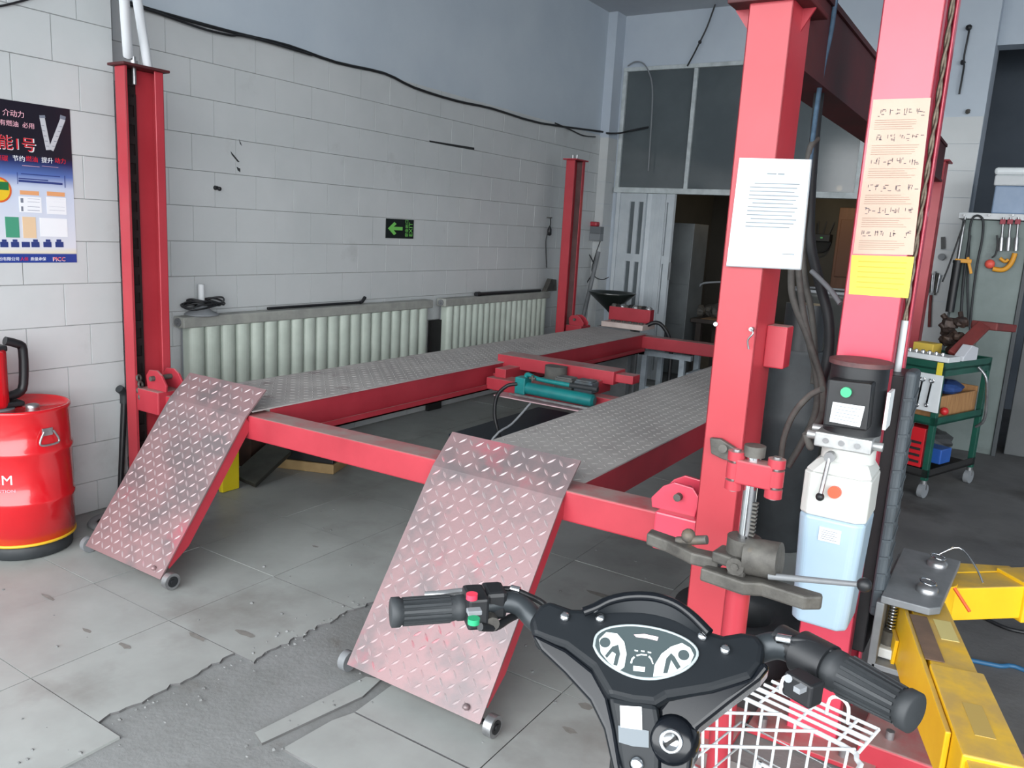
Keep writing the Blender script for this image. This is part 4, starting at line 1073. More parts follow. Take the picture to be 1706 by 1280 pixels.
for x in (pole_x-.040, pole_x+.058):
    for z0, z1 in ((.895, .918), (.924, .964), (.97, .992)):
        MB().cyl((x, ysc-.01, z0), (x, ysc-.01, z1), .021, n=16).build('hinge_knuckle', RED, hb)
    MB().cyl((x, ysc-.01, .89), (x, ysc-.01, .997), .010, n=10).build('hinge_pin', STEEL, hb)
# head with gear housing
hd_ = MB().cyl(P0+Z_*.70, P0+Z_*.775, .042, n=22).cyl(P0+V((.015, -.015, .735)), P0+V((.095, -.015, .742)), .046, n=24).build('gear_housing', IRON, spc, bevel=.004)
MB().cyl(P0+V((0, -.045, .715)), P0+V((0, -.058, .715)), .022, n=16).cyl(P0+V((0, -.058, .715)), P0+V((0, -.062, .715)), .010, n=6).build('gear_plug', IRON, hd_)
MB().box(pole_x-.022, pole_x+.022, ysc-.05, ysc+.03, .665, .715).build('yoke_block', IRON, spc, bevel=.008)
def jaw(pts, th, z, nm, m=IRON):
    MB().prism([V((a, b, z)) for a, b in pts], V((0, 0, -th))).build(nm, m, spc, bevel=.006)
j0 = P0
# front jaw pair
jaw([(j0.x-.085, ysc-.06), (j0.x+.03, ysc-.075), (j0.x+.07, ysc-.05), (j0.x+.17, ysc-.06), (j0.x+.205, ysc-.03), (j0.x+.20, ysc-.01), (j0.x+.10, ysc-.005), (j0.x+.05, ysc-.01), (j0.x-.02, ysc-.01), (j0.x-.08, ysc-.03)], .036, .690, 'jaw')
jaw([(j0.x-.065, ysc-.045), (j0.x+.0, ysc-.055), (j0.x+.01, ysc+.02), (j0.x-.06, ysc+.02)], .03, .735, 'jaw_arm')
jaw([(j0.x-.05, ysc-.03), (j0.x-.12, ysc-.035), (j0.x-.20, ysc+.0), (j0.x-.265, ysc+.015), (j0.x-.27, ysc+.06), (j0.x-.19, ysc+.045), (j0.x-.12, ysc+.01), (j0.x-.05, ysc+.02)], .034, .712, 'jaw')
MB().cyl(V((j0.x-.18, ysc+.02, .71)), V((j0.x-.10, ysc+.02, .735)), .012, n=10).sphere(V((j0.x-.15, ysc+.02, .732)), .02, nu=8, nv=6).build('jaw_bolt', IRON, spc)
p, q = P0+V((.08, -.05, .712)), sc(1440, 975, -.03)
cl_ = MB().cyl(p, q, .0085, .006, n=12).build('crank_lever', GREYSTEEL, spc)
MB().sphere(q, .017).build('lever_knob', BLACK, cl_)
# hooked bracket clipped to the post
c = at(1195, 745, y=YN-.012)
MB().prism([at(a, b, y=YN-.02) for a, b in ((1182, 730), (1200, 732), (1225, 748), (1222, 770), (1204, 766), (1184, 756))], V((0, .018, 0))).cyl(at(1204, 748, y=YN-.02), at(1204, 748, y=YN-.05), .012, n=10).build('hanger_hook', IRON, bevel=.003, label='greasy iron hanger hook on the near right post above the compressor', cat='hook')
# ---- black cylinder and bin behind the posts
bc_ = V((-.885, 4.02, 0))
cy = thing('black_cylinder', bc_, 'tall black cylinder standing behind the near right post', 'cylinder')
MB().lathe(bc_, [(.125, 0), (.135, .02), (.138, .62), (.146, .64), (.146, .68), (.14, .70), (.14, .93), (.10, .98), (.10, 1.0)], 32).build('body', RUBBER, cy)
MB().cyl(bc_+Z_*.985, bc_+Z_*1.22, .095, n=24).build('neck', BLACK, cy)
db = V((-.94, 4.78, 0))
bn = thing('waste_bin', db, 'dark open-topped drum behind the black cylinder', 'bin')
MB().lathe(db, [(.16, 0), (.18, .02), (.195, 1.2), (.205, 1.22), (.205, 1.25), (.19, 1.25), (.18, .8), (0, .78)], 32).build('body', mat('dark_bin', srgb(44, 46, 44), .5, col2=srgb(34, 36, 35), scale=6), bn)
MB().torus(db+Z_*1.25, Z_, .2, .010, 36, 8).build('rim', GREYSTEEL, bn)
# tyre lying between the posts
ty = V((-.72, 2.80, 0))
tr = thing('spare_tyre', ty, 'black tyre lying on the floor between the two red columns', 'tyre')
MB().lathe(ty+Z_*.0, [(.13, .02), (.19, .0), (.235, .02), (.245, .06), (.245, .12), (.235, .165), (.19, .185), (.13, .165), (.115, .15), (.115, .035), (.13, .02)], 40, cap=False).build('tyre_body', RUBBER, tr)
# ================================================================== ELECTRIC SCOOTER (foreground)
UU, FF = V((.975, .22, 0)).normalized(), V((-.22, .975, 0)).normalized()
G0 = at(1077, 1088, z=1.01)
def plane(A, org):
    tt = FF*math.cos(A)+Z_*math.sin(A); nn = Z_*math.cos(A)-FF*math.sin(A)
    def f(px, py, off=0.0):
        d = (px-853)/FPX*CR-(py-640)/FPX*CU+_fwd
        o = org+nn*off
        return CAM+d*((o-CAM).dot(nn)/d.dot(nn))
    return f, tt, nn
pl, TT, NN = plane(R(36), G0)
sct = thing('electric_scooter', (-.37, .95, 0), 'black electric scooter, handlebar turned left, white wire basket in front', 'scooter')
DASH = mat('matt_black_cowl', srgb(20, 24, 28), .45, col2=srgb(24, 28, 32), scale=5, spec=.25)
outl = [(886, 1058), (880, 1032), (898, 1006), (914, 998), (952, 1012), (985, 1013), (1012, 1001), (1050, 994), (1088, 994), (1122, 1004), (1152, 1023), (1178, 1048), (1205, 1056), (1235, 1051), (1262, 1054), (1276, 1074), (1272, 1108), (1252, 1130), (1185, 1150), (1112, 1162), (1092, 1174), (1052, 1170), (1012, 1160), (985, 1112), (940, 1078), (905, 1066)]
cw = MB().prism([pl(a, b) for a, b in outl], -NN*.045).build('cowl', DASH, sct, bevel=.009, seg=3)
# raised visor rim along the top of the cowl
arc = [(972, 1020), (990, 1013), (1015, 1001), (1050, 994), (1088, 995), (1122, 1005), (1152, 1025), (1182, 1055)]
MB().tube([pl(a, b, .012) for a, b in arc], .006, 10, 4).build('visor_rim', BLACKGLOSS, cw)
inner = [(985, 1026), (1030, 1021), (1080, 1023), (1125, 1035), (1165, 1058)]
vz = MB(); A_ = smooth_path([pl(a, b, .014) for a, b in arc], 3); B_ = smooth_path([pl(a, b, .001) for a, b in inner], 6)
n_ = min(len(A_), len(B_)); iA = [A_[int(i*(len(A_)-1)/(n_-1))] for i in range(n_)]; iB = [B_[int(i*(len(B_)-1)/(n_-1))] for i in range(n_)]
vz.add(iA+iB, [(i, i+1, n_+i+1, n_+i) for i in range(n_-1)], True); vz.build('visor', DASH, cw)
# gauge
gau = [(990, 1078), (994, 1060), (1010, 1049), (1035, 1044), (1065, 1044), (1100, 1050), (1132, 1061), (1153, 1074), (1162, 1088), (1157, 1102), (1140, 1117), (1112, 1128), (1082, 1132), (1050, 1127), (1018, 1111), (999, 1094)]
gs = smooth_path([pl(a, b, .001) for a, b in gau+[gau[0]]], 3)[:-1]
MB().tube([p+NN*.001 for p in gs], .0018, 8, 0, True).build('gauge_bezel', mat('pale_bezel', srgb(150, 160, 162), .4), cw)
gg = MB().prism(gs, NN*.002).build('gauge', mat('grey_gauge', srgb(62, 72, 74), .3, spec=.3), cw)
GW = mat('white_gauge_print', srgb(206, 218, 216), .35)
def gp(l, off, m, nm): return MB().prism([pl(a, b, off) for a, b in l], NN*.0006).build(nm, m, cw)
gp([(998, 1066), (1010, 1054), (1028, 1056), (1040, 1070), (1044, 1090), (1040, 1112), (1032, 1118), (1014, 1104), (1001, 1088)], .0032, GW, 'gauge_print')
gp([(1088, 1128), (1091, 1108), (1102, 1090), (1118, 1078), (1136, 1072), (1150, 1080), (1156, 1092), (1150, 1106), (1134, 1117), (1112, 1126)], .0032, GW, 'gauge_print')
GD = mat('dark_gauge_print', srgb(62, 72, 74), .35)
gp([(1008, 1093), (1020, 1078), (1030, 1075), (1033, 1090), (1028, 1110), (1022, 1108), (1026, 1090), (1020, 1086), (1011, 1097)], .0040, GD, 'gauge_print')
gp([(1105, 1122), (1110, 1098), (1118, 1089), (1124, 1095), (1134, 1112), (1128, 1116), (1118, 1100), (1112, 1122)], .0040, GD, 'gauge_print')
for a, b in ((1008, 1071), (1139, 1092)):
    c = pl(a, b, .004); MB().cyl(c, c+NN*.0006, .0065, n=18).build('gauge_print', GD, cw)
gp([(1056, 1058), (1074, 1057), (1097, 1062), (1095, 1068), (1078, 1064), (1060, 1062)], .0032, mat('pink_gauge_print', srgb(222, 196, 200), .3), 'gauge_mark')
for l in ([(1050, 1105), (1052, 1098), (1056, 1094), (1058, 1096), (1054, 1100), (1053, 1106)], [(1060, 1092), (1068, 1090), (1078, 1091), (1078, 1093), (1068, 1092), (1061, 1094)], [(1082, 1093), (1086, 1098), (1089, 1107), (1087, 1107), (1084, 1099), (1080, 1095)],
          [(1055, 1110), (1075, 1112), (1074, 1120), (1055, 1118)], [(1057, 1083), (1063, 1084), (1063, 1086), (1057, 1085)], [(1068, 1084), (1074, 1085), (1074, 1087), (1068, 1086)], [(1079, 1086), (1085, 1087), (1085, 1089), (1079, 1088)]):
    gp(l, .0032, GW, 'gauge_mark')
for a, b in ((1000, 1031), (941, 1029), (1170, 1061), (1208, 1084)):
    c = pl(a, b, .001); MB().lathe(c, [(.006, 0), (.006, .004), (.003, .006), (0, .006)], 12, UU, TT, NN).build('screw', CHROME, cw)
# glossy side fairings sweeping down and the neck column
pn, TN, NNN = plane(R(62), pl(1050, 1168)-Z_*.004)
neck = [(1012, 1160), (1052, 1168), (1094, 1174), (1100, 1210), (1098, 1300), (1092, 1420), (1042, 1420), (1034, 1290), (1022, 1210)]
nk = MB().prism([pn(a, b) for a, b in neck], -NNN*.05).build('neck_panel', DASH, sct, bevel=.006)
MB().prism([pn(a, b, .001) for a, b in ((1033, 1176), (1069, 1178), (1070, 1217), (1034, 1212))], NNN*.0006).build('blank_sticker', PAPER, nk)
MB().prism([pn(a, b, .001) for a, b in ((1030, 1209), (1081, 1218), (1081, 1246), (1055, 1244), (1031, 1237))], NNN*.0006).build('grey_label', mat('silver_label', srgb(92, 100, 106), .5), nk)
c = pn(1061, 1273, .001); MB().lathe(c, [(.008, 0), (.008, .003), (.004, .005), (0, .005)], 12, UU, TN, NNN).build('screw', CHROME, nk)
pw, TW_, NW = plane(R(48), pl(900, 1062)-NN*.01)
lf = [(884, 1056), (900, 1060), (945, 1082), (990, 1118), (1014, 1162), (1026, 1215), (1040, 1300), (1046, 1430), (1030, 1430), (1022, 1290), (1005, 1215), (982, 1168), (940, 1122), (900, 1084)]
pwl, _, NWL = plane(R(50), pl(985, 1120)-NN*.008)
MB().prism([pwl(a, b) for a, b in lf], -NWL*.05).build('side_fairing', BLACKGLOSS, sct, bevel=.008, seg=3)
pwr, _, NWR = plane(R(50), pl(1180, 1150)-NN*.008)
rf = [(1272, 1100), (1284, 1112), (1268, 1132), (1215, 1172), (1160, 1216), (1150, 1290), (1142, 1420), (1092, 1420), (1098, 1290), (1096, 1180), (1112, 1160), (1185, 1148), (1250, 1128)]
MB().prism([pwr(a, b) for a, b in rf], -NWR*.05).build('side_fairing', BLACKGLOSS, sct, bevel=.008, seg=3)
# key lock
c = pwr(1120, 1234, .0); kb = MB().lathe(c, [(.030, -.02), (.026, .006), (.020, .012), (0, .012)], 28, UU, TN, NNN).build('lock_boss', BLACKGLOSS, sct)
c2 = c+NNN*.012
MB().lathe(c2, [(.0135, 0), (.0135, .004), (.010, .006), (.009, .003), (0, .003)], 24, UU, TN, NNN).build('key_ring', CHROME, kb)
MB().obox(c2+NNN*.0035, (UU+TN).normalized(), (UU-TN).normalized(), NNN, .007, .0016, .001).build('key_slot', DARK, kb)
# handlebar
BAR = mat('satin_black_bar', srgb(56, 62, 66), .4, .3, col2=srgb(46, 51, 55), scale=6)
ZH = 1.0
gl0, gl1 = at(650, 1021, z=ZH), at(776, 1012, z=ZH)
lb = [gl0+(gl1-gl0)*.2, gl1, at(812, 1008, z=ZH), at(842, 1003, z=ZH+.002), at(868, 1010, z=ZH), at(896, 1038, z=.988), at(925, 1062, z=.968)]
gr0, gr1 = at(1382, 1112, z=1.030), at(1526, 1190, z=1.030)
rbp = [at(1200, 1120, z=0.980), at(1238, 1102, z=1.000), at(1262, 1084, z=1.015), at(1296, 1076, z=1.027), at(1336, 1088, z=1.030), gr0, gr0+(gr1-gr0)*.85]
for _p, _r in ((lb, .0145), (rbp, .0165)): MB().tube(_p, _r, 14, 5).build('handlebar', BAR, sct)
def grip(a, b, r0, r1, flare):
    d = (b-a).normalized(); s_, t_, _ = frame_axes(d); Lg = (b-a).length
    prof = [(r0*.9, 0), (r0, .004), (r0, Lg*.12), (r0*.94, Lg*.14), (r0, Lg*.2), (r1, Lg*.86), (r1*flare, Lg*.88), (r1*flare, Lg*.985), (r1*flare*.85, Lg), (0, Lg)]
    g = MB().lathe(a, prof, 28, s_, t_, d).build('grip', RUBBER, sct)
    for k in range(16):
        an = 2*math.pi*k/16; e = s_*math.cos(an)+t_*math.sin(an)
        MB().bar(a+d*Lg*.22+e*(r0+.0003), a+d*Lg*.84+e*(r1+.0003), .0035, .0022, e).build('grip_rib', RUBBER, g)
    return g
grip(gl1, gl0, .0172, .0172, 1.14)
grip(gr0, gr1, .0235, .0195, 1.14)
# left switch block
def blk(px, py, z, hu, hf, hz, m, nm, par=None, bev=.003):
    c = at(px, py, z=z); return MB().obox(c, du, dv_, Z_, hu, hf, hz).build(nm, m, par or sct, bevel=bev)
du = (gl1-gl0).normalized(); dv_ = Z_.cross(du).normalized()
sw = MB().obox(at(791, 1016, z=ZH)+V((0, 0, .004)), du, dv_, Z_, .014, .024, .022).build('switch_block', BLACK, sct, bevel=.004)
c = at(786, 998, z=ZH+.028); MB().cyl(c, c+Z_*.007, .0075, n=18).build('red_button', mat('red_button', srgb(222, 60, 84), .3), sw)
c = at(789, 1039, z=ZH+.026); MB().cyl(c, c+Z_*.007, .0075, n=18).build('green_button', mat('green_button_b', srgb(40, 150, 104), .3), sw)
c = at(790, 1019, z=ZH+.027); MB().obox(c, du, dv_, Z_, .009, .006, .003).build('slider_switch', GREYPL, sw, bevel=.001)
MB().obox(at(822, 1003, z=ZH)+Z_*.002, du, dv_, Z_, .015, .020, .02).build('lever_clamp', BLACK, sct, bevel=.006)
bl = MB().tube([at(828, 990, z=ZH+.005), at(800, 984, z=ZH+.004), at(770, 986, z=ZH), at(735, 990, z=ZH), at(708, 992, z=ZH-.002)], .0055, 8).build('brake_lever', mat('silver_lever', srgb(200, 202, 204), .25, .8), sct)
MB().tube([at(815, 985, z=ZH+.012), at(850, 982, z=ZH+.012), at(878, 992, z=ZH+.005), at(905, 1006, z=.995), at(925, 1030, z=.985)], .0045, 8).build('brake_cable', BLACK, sct)
MB().cyl(at(851, 981, z=ZH+.013), at(866, 985, z=ZH+.012), .0055, n=10).build('cable_adjuster', CHROME, sct)
MB().tube([at(800, 1045, z=ZH-.01), at(825, 1045, z=ZH-.02), at(850, 1030, z=ZH-.02), at(872, 1022, z=ZH-.02), at(890, 1030, z=.975)], .0055, 8).build('switch_cable', BLACK, sct)
c = at(818, 1036, z=ZH-.012); MB().cyl(c-dv_*.008, c+dv_*.008, .010, n=12).build('lever_pivot', IRON, sct)
# right throttle housing
d2 = (gr1-gr0).normalized(); dn = Z_.cross(d2).normalized()
hp0 = at(1345, 1092, z=1.030)
MB().cyl(hp0-d2*.01, gr0, .0255, n=22).build('throttle_housing', BLACK, sct, bevel=.002)
MB().cyl(hp0-d2*.04, hp0-d2*.008, .0195, n=20).build('bar_sleeve', BLACK, sct)
sb = MB().obox(at(1338, 1146, z=1.020), d2, dn, Z_, .018, .012, .014).build('horn_switch', BLACK, sct, bevel=.003)
MB().obox(at(1333, 1148, z=1.035), d2, dn, Z_, .004, .006, .003).build('switch_key', GREYPL, sb)
MB().cyl(at(1313, 1131, z=1.015), at(1313, 1131, z=1.030), .0045, n=10).build('clamp_screw', GREYPL, sct)
MB().tube([at(1250, 1082, z=1.010), at(1280, 1068, z=1.030), at(1310, 1066, z=1.045), at(1345, 1070, z=1.050), at(1375, 1082, z=1.050), at(1410, 1100, z=1.045)], .0045, 8).build('brake_cable', BLACK, sct)
MB().cyl(at(1296, 1064, z=1.045), at(1320, 1068, z=1.049), .006, n=10).build('cable_adjuster', CHROME, sct)
MB().tube([at(1345, 1072, z=1.045), at(1400, 1100, z=1.043), at(1440, 1120, z=1.037), at(1490, 1142, z=1.033)], .0055, 8).build('brake_lever', mat('dark_lever', srgb(120, 124, 126), .3, .6), sct)
# front leg shield, fork, wheel and deck (mostly below the frame)
BF = V((.10, .99, 0)).normalized(); BS = V((.99, -.10, 0)).normalized()
S0 = V((-.36, .93, 0))
MB().cyl(S0+BF*.10+Z_*.32, S0+Z_*.93, .026, n=18).build('steering_column', BLACK, sct)
MB().prism([S0+BS*s_*w_+Z_*z_+BF*f_ for s_, w_, z_, f_ in ((-1, .06, .70, .0), (1, .06, .70, .0), (1, .17, .52, .03), (1, .17, .22, .02), (-1, .17, .22, .02), (-1, .17, .52, .03))], BF*.03).build('leg_shield', BLACKGLOSS, sct, bevel=.01)
wc = S0+BF*.24+Z_*.205
for s_ in (-1, 1):
    MB().cyl(S0+BF*.10+BS*(s_*.05)+Z_*.36, wc+BS*(s_*.055), .014, n=12).build('fork_leg', GREYSTEEL, sct)
whl = MB().lathe(wc, [(.13, -.03), (.185, -.034), (.205, -.015), (.205, .015), (.185, .034), (.13, .03), (.13, -.03)], 36, BF, Z_, BS, cap=False).build('front_tyre', RUBBER, sct)
MB().lathe(wc, [(.03, -.04), (.035, .04), (.03, .045)], 18, BF, Z_, BS).build('hub', STEEL, whl)
for k in range(5):
    an = 2*math.pi*k/5; e = BF*math.cos(an)+Z_*math.sin(an); MB().bar(wc+e*.03, wc+e*.135, .02, .03, BS).build('spoke', GREYSTEEL, whl)
MB().prism([S0+BF*.03+BS*.15+Z_*.20, S0+BF*.03-BS*.15+Z_*.20, S0-BF*.45-BS*.16+Z_*.20, S0-BF*.45+BS*.16+Z_*.20], Z_*.05).build('footboard', BLACK, sct, bevel=.01)
for s_ in (-1, 1): MB().cyl(S0-BF*.40+BS*(s_*.12)+Z_*.21, S0-BF*.44+BS*(s_*.16), .01, n=10).build('stand_leg', STEEL, sct)
MB().box(S0.x-.05, S0.x+.05, S0.y+.03, S0.y+.16, .72, .84).build('headlamp', BLACKGLOSS, sct, bevel=.02, seg=3)
# white wire basket in front of the steering column
WW = mat('white_wire', srgb(224, 228, 230), .4)
bk = bpy.data.objects.new('basket', None)
zr = .70
F0, F1 = at(1237, 1162, z=zr), at(1425, 1252, z=zr)
bu = (F1-F0).normalized(); bv = V((bu.y, -bu.x, 0))           # bv points back toward the rider
Wb, Db, Hb = (F1-F0).length+.01, .235, .20
def bpnt(u, v, z): return F0+bu*u+bv*v+Z_*z
mb = MB().tube([bpnt(0, 0, 0), bpnt(Wb-.03, 0, 0), bpnt(Wb, .02, 0), bpnt(Wb+.012, .05, 0), bpnt(Wb+.012, Db-.03, 0), bpnt(Wb-.02, Db, 0), bpnt(.02, Db, 0), bpnt(-.012, Db-.03, 0), bpnt(-.012, .04, 0)], .0042, 8, 4, True)
bask = mb.build('basket', WW, sct, label='white wire basket')
for k in range(4):
    v = -.022*(k+1)+.0
    MB().tube([bpnt(.0+.004*k, v, .002), bpnt(Wb*.98, v, .002)], .0032 if k != 1 else .0045, 8, 0).build('lip_wire', WW, bask)
for u in (.03, .10, .17, Wb-.005):
    MB().tube([bpnt(u, .0, 0), bpnt(u, -.088, .002)], .003, 6, 0).build('lip_wire', WW, bask)
for zz in (-.045, -.09, -.14):
    ins = .1*(-zz)
    MB().tube([bpnt(ins, ins, zz), bpnt(Wb-ins, ins, zz), bpnt(Wb-ins, Db-ins, zz), bpnt(ins, Db-ins, zz)], .0024, 6, 0, True).build('hoop_wire', WW, bask)
nw = 7
for k in range(nw):
    u = Wb*(k+.3)/nw
    MB().tube([bpnt(u, 0, 0), bpnt(u*.94+.008, .02, -Hb), bpnt(u*.94+.008, Db-.02, -Hb), bpnt(u, Db, 0)], .0026, 6, 0).build('side_wire', WW, bask)
for k in range(5):
    v = Db*(k+.5)/5
    MB().tube([bpnt(-.01, v, 0), bpnt(.01, v*.94+.006, -Hb), bpnt(Wb-.01, v*.94+.006, -Hb), bpnt(Wb+.01, v, 0)], .0026, 6, 0).build('side_wire', WW, bask)
for k in range(3):
    MB().tube([bpnt(Wb*(.35+.3*k), .0, .003), bpnt(Wb*(.35+.3*k)-.20, Db*.9, .003)], .0028, 6, 0).build('cross_wire', WW, bask)
# slotted mounting strip on the far side
mb = MB()
for k in range(3):
    u0 = .05+.062*k
    for a, b, c_, d_ in ((u0, u0+.056, -.122, -.116), (u0, u0+.056, -.100, -.094), (u0-.004, u0+.006, -.122, -.094), (u0+.05, u0+.062, -.122, -.094)):
        mb.prism([bpnt(a, .012, c_), bpnt(b, .012, c_), bpnt(b, .012, d_), bpnt(a, .012, d_)], bv*.003)
mb.build('mounting_strip', WW, bask)
for u in (.06, .145):
    c = bpnt(u, -.06, .004); MB().tube([c-bu*.018, c-bu*.016+Z_*.03, c+Z_*.04, c+bu*.016+Z_*.03, c+bu*.018], .003, 6, 3).build('wire_loop', WW, bask)
MB().bar(S0+BF*.03+Z_*.50, bpnt(Wb*.4, Db*.7, -Hb-.005), .03, .006).build('basket_bracket', GREYSTEEL, sct)
bpy.data.objects.remove(bk)
# ================================================================== TOOL TROLLEY
K0 = V((-.36, 5.40, 0)); EX, EY = V((-.94, .342, 0)).normalized(), V((.342, .94, 0)).normalized()
def cp(u, v, z): return K0+EX*u+EY*v+Z_*z
CG = mat('dark_green_enamel', srgb(20, 84, 68), .45, col2=srgb(16, 70, 58), scale=6)
cart = thing('tool_trolley', cp(.22, .32, 0), 'dark green tool trolley on casters beside the pink column', 'trolley')
CW, CD = .46, .66
def cbox(mb, u0, u1, v0, v1, z0, z1): return mb.obox(cp((u0+u1)/2, (v0+v1)/2, (z0+z1)/2), EX, EY, Z_, abs(u1-u0)/2, abs(v1-v0)/2, (z1-z0)/2)
for u in (0, CW-.035):
    for v in (0, CD-.035):
        cbox(MB(), u, u+.035, v, v+.035, .11, .83).build('corner_post', CG, cart, bevel=.003)
        c = cp(u+.0175, v+.0175, 0)
        cs = MB().cyl(c+Z_*.085, c+Z_*.11, .018, n=12).obox(c+Z_*.075, EX, EY, Z_, .022, .004, .02).build('caster', STEEL, cart)
        MB().cyl(c+Z_*.045-EX*.016, c+Z_*.045+EX*.016, .045, n=20).build('wheel', GREYPL, cs, bevel=.004)
for z in (.13, .46):
    s_ = cbox(MB(), 0, CW, 0, CD, z, z+.012); cbox(s_, 0, CW, 0, .006, z, z+.05); cbox(s_, 0, .006, 0, CD, z, z+.05)
    s_.build('shelf', CG if z > .3 else DARK, cart)
s_ = cbox(MB(), 0, CW, 0, CD, .80, .812); cbox(s_, 0, CW, 0, .008, .765, .85); cbox(s_, 0, .008, 0, CD, .765, .85); cbox(s_, 0, CW, CD-.008, CD, .765, .85); cbox(s_, CW-.008, CW, 0, CD, .765, .85)
s_.build('top_tray', CG, cart)
MB().tube([cp(-.01, .45, .80), cp(-.06, .46, .74), cp(-.07, .50, .6), cp(-.06, .54, .46), cp(-.01, .56, .40)], .009, 8).build('side_handle', STEEL, cart)
# wrench board hung on the front
wb = thing('wrench_board', cp(.1, -.01, .55), 'white board with wrenches hung on the front of the green trolley', 'tool board')
cbox(MB(), -.012, .24, -.018, -.006, .545, .775).build('board', WHITEPL, wb, bevel=.003)
def wrench(u, z0, L_, r, lab):
    p, q = cp(u, -.026, z0+L_), cp(u+.01, -.026, z0)
    w = thing('combination_wrench', q, lab, 'wrench', 'wrenches on the white board')
    MB().bar(p, q, .010, .005, -EY).build('shaft', CHROME, w)
    MB().torus(q, EY, r*.7, .006, 16, 6).build('ring_end', CHROME, w)
    mb = MB(); 
    for k in range(9):
        if 2 <= k <= 3: continue
    mb.tube([p+EX*(r*math.cos(a_))+Z_*(r*math.sin(a_)+r*.6) for a_ in [R(130+28*j) for j in range(11)]], .006, 6, 0).build('open_end', CHROME, w)
for k, (u, z0, L_, r, lab) in enumerate(((.045, .585, .145, .012, 'chrome wrench nearest the right edge of the white board'), (.10, .575, .155, .013, 'longest chrome wrench, in the middle of the white board'), (.145, .60, .12, .010, 'small chrome wrench left of the longest one on the white board'), (.195, .60, .11, .014, 'chrome wrench at the left edge of the white board'))):
    wrench(u, z0, L_, r, lab)
# things on and in the trolley
tr_ = thing('socket_tray', cp(.2, .08, .85), 'white tray with a row of chrome sockets on the green trolley', 'tray')
cbox(MB(), -.02, .44, .005, .16, .852, .885).build('tray', WHITEPL, tr_, bevel=.004)
for k in range(9):
    c = cp(.03+.04*k, .03, .886)
    r = .009+.0008*(k % 4)
    o = MB().lathe(c, [(r, 0), (r, .016), (r*.8, .022), (r*.5, .022), (r*.5, .01), (0, .01)], 12).build('socket', CHROME, tr_)
o = MB(); cbox(o, .17, .30, .20, .32, .853, .93)
o.build('parts_box', mat('yellow_carton', srgb(206, 176, 74), .6), bevel=.006, label='small yellow box on the trolley behind the sockets', cat='box')
def lumps(name, spots, m, label, cat):
    mb = MB()
    for u, v, z, r in spots:
        c = cp(u, v, z); mb.sphere(c, r, (1, 1, .8), 9, 6, .18)
        mb.cyl(c, c+V((random.uniform(-.5, .5), random.uniform(-.5, .5), random.uniform(.2, 1))).normalized()*r*1.5, r*.35, n=8)
    return mb.build(name, m, label=label, cat=cat)
GRB = mat('greasy_brown_metal', srgb(74, 58, 50), .5, .4, col2=srgb(50, 42, 40), scale=14, bump=.4, bscale=60)
lumps('gear_housing', [(.13, .40, .895, .05), (.17, .38, .95, .05), (.20, .42, 1.0, .045), (.11, .38, .98, .04), (.20, .44, 1.05, .05), (.13, .44, 1.07, .045)], GRB, 'greasy brown gear housing piled on the trolley', 'engine part')
lumps('drill_head', [(.05, .36, .885, .04), (.06, .30, .88, .035), (.02, .36, .94, .03)], IRON, 'dark greasy drill head next to the gear housing on the trolley', 'engine part')
rc_ = thing('red_case', cp(-.0, .45, .853), 'open dusty red tool case tilted on the trolley', 'tool case')
DRC = mat('dusty_red_case', srgb(120, 48, 46), .6, col2=srgb(100, 44, 42), scale=8)
p, q = cp(.05, .22, .88), cp(.02, .50, 1.06)
MB().bar(p, q, .08, .03, V((.3, -.4, .8))).build('lid', DRC, rc_, bevel=.006)
MB().bar(q, q+EY*.30-Z_*.02, .16, .05, Z_).build('base', DRC, rc_, bevel=.008)
wb_ = MB().prism([cp(-.03, .17, .855), cp(-.03, .36, .855), cp(-.03, .36, .93), cp(-.03, .27, .95), cp(-.03, .18, .885)], EX*.06)
wb_.build('foam_block', mat('pale_grey_foam', srgb(196, 198, 204), .6), bevel=.004, label='pale grey foam block on the near right edge of the trolley', cat='foam block')
tp = MB()
for k in range(4): cbox(tp, .005+.004*0, .03, -.016, -.009, .775+.018*k, .784+.018*k)
cbox(tp, .0, .034, -.013, -.007, .765, .85)
tp.m = 1
tp.build('striped_tape', [mat('yellow_tape', srgb(214, 196, 60), .5), BLACK], label='yellow and black striped tape on the trolley corner', cat='tape')
WD = mat('plain_wood', srgb(176, 132, 86), .7, col2=srgb(150, 108, 68), scale=7, stretch=(1, 8, 1))
wt = thing('wooden_drawer', cp(.2, .3, .472), 'open wooden drawer with a blue cloth on the middle trolley shelf', 'drawer')
o = MB(); cbox(o, .03, .43, .06, .60, .474, .49); cbox(o, .03, .05, .06, .60, .49, .63); cbox(o, .41, .43, .06, .60, .49, .63); cbox(o, .03, .43, .58, .60, .49, .66); cbox(o, .03, .43, .06, .08, .49, .56)
o.build('box', WD, wt, bevel=.003)
mb = MB().sphere(cp(.12, .36, .66), .1, (1, 1.6, .45), 12, 7, .1); mb.build('blue_cloth', mat('blue_cloth', srgb(36, 70, 130), .8, col2=srgb(28, 56, 110), scale=20), wt)
c = cp(.0, .10, .545); MB().sphere(c, .025).build('knob', mat('red_knob', srgb(190, 40, 44), .4), wt)
for k, (u0, u1, z0, z1, lab) in enumerate(((.05, .18, .19, .43, 'tall red parts organiser on the bottom trolley shelf'), (.19, .30, .19, .36, 'shorter red parts organiser on the bottom trolley shelf'))):
    t_o = thing('parts_organiser', cp((u0+u1)/2, .02, z0), lab, 'organiser')
    o = cbox(MB(), u0, u1, .01, .14, .184, z1); o.build('body', mat('red_plastic_box', srgb(196, 30, 40), .4), t_o, bevel=.004)
    for j in range(4):
        o = cbox(MB(), u0+.015, u1-.015, .004, .012, .21+.04*j, .225+.04*j); o.build('slot', DARK, t_o)
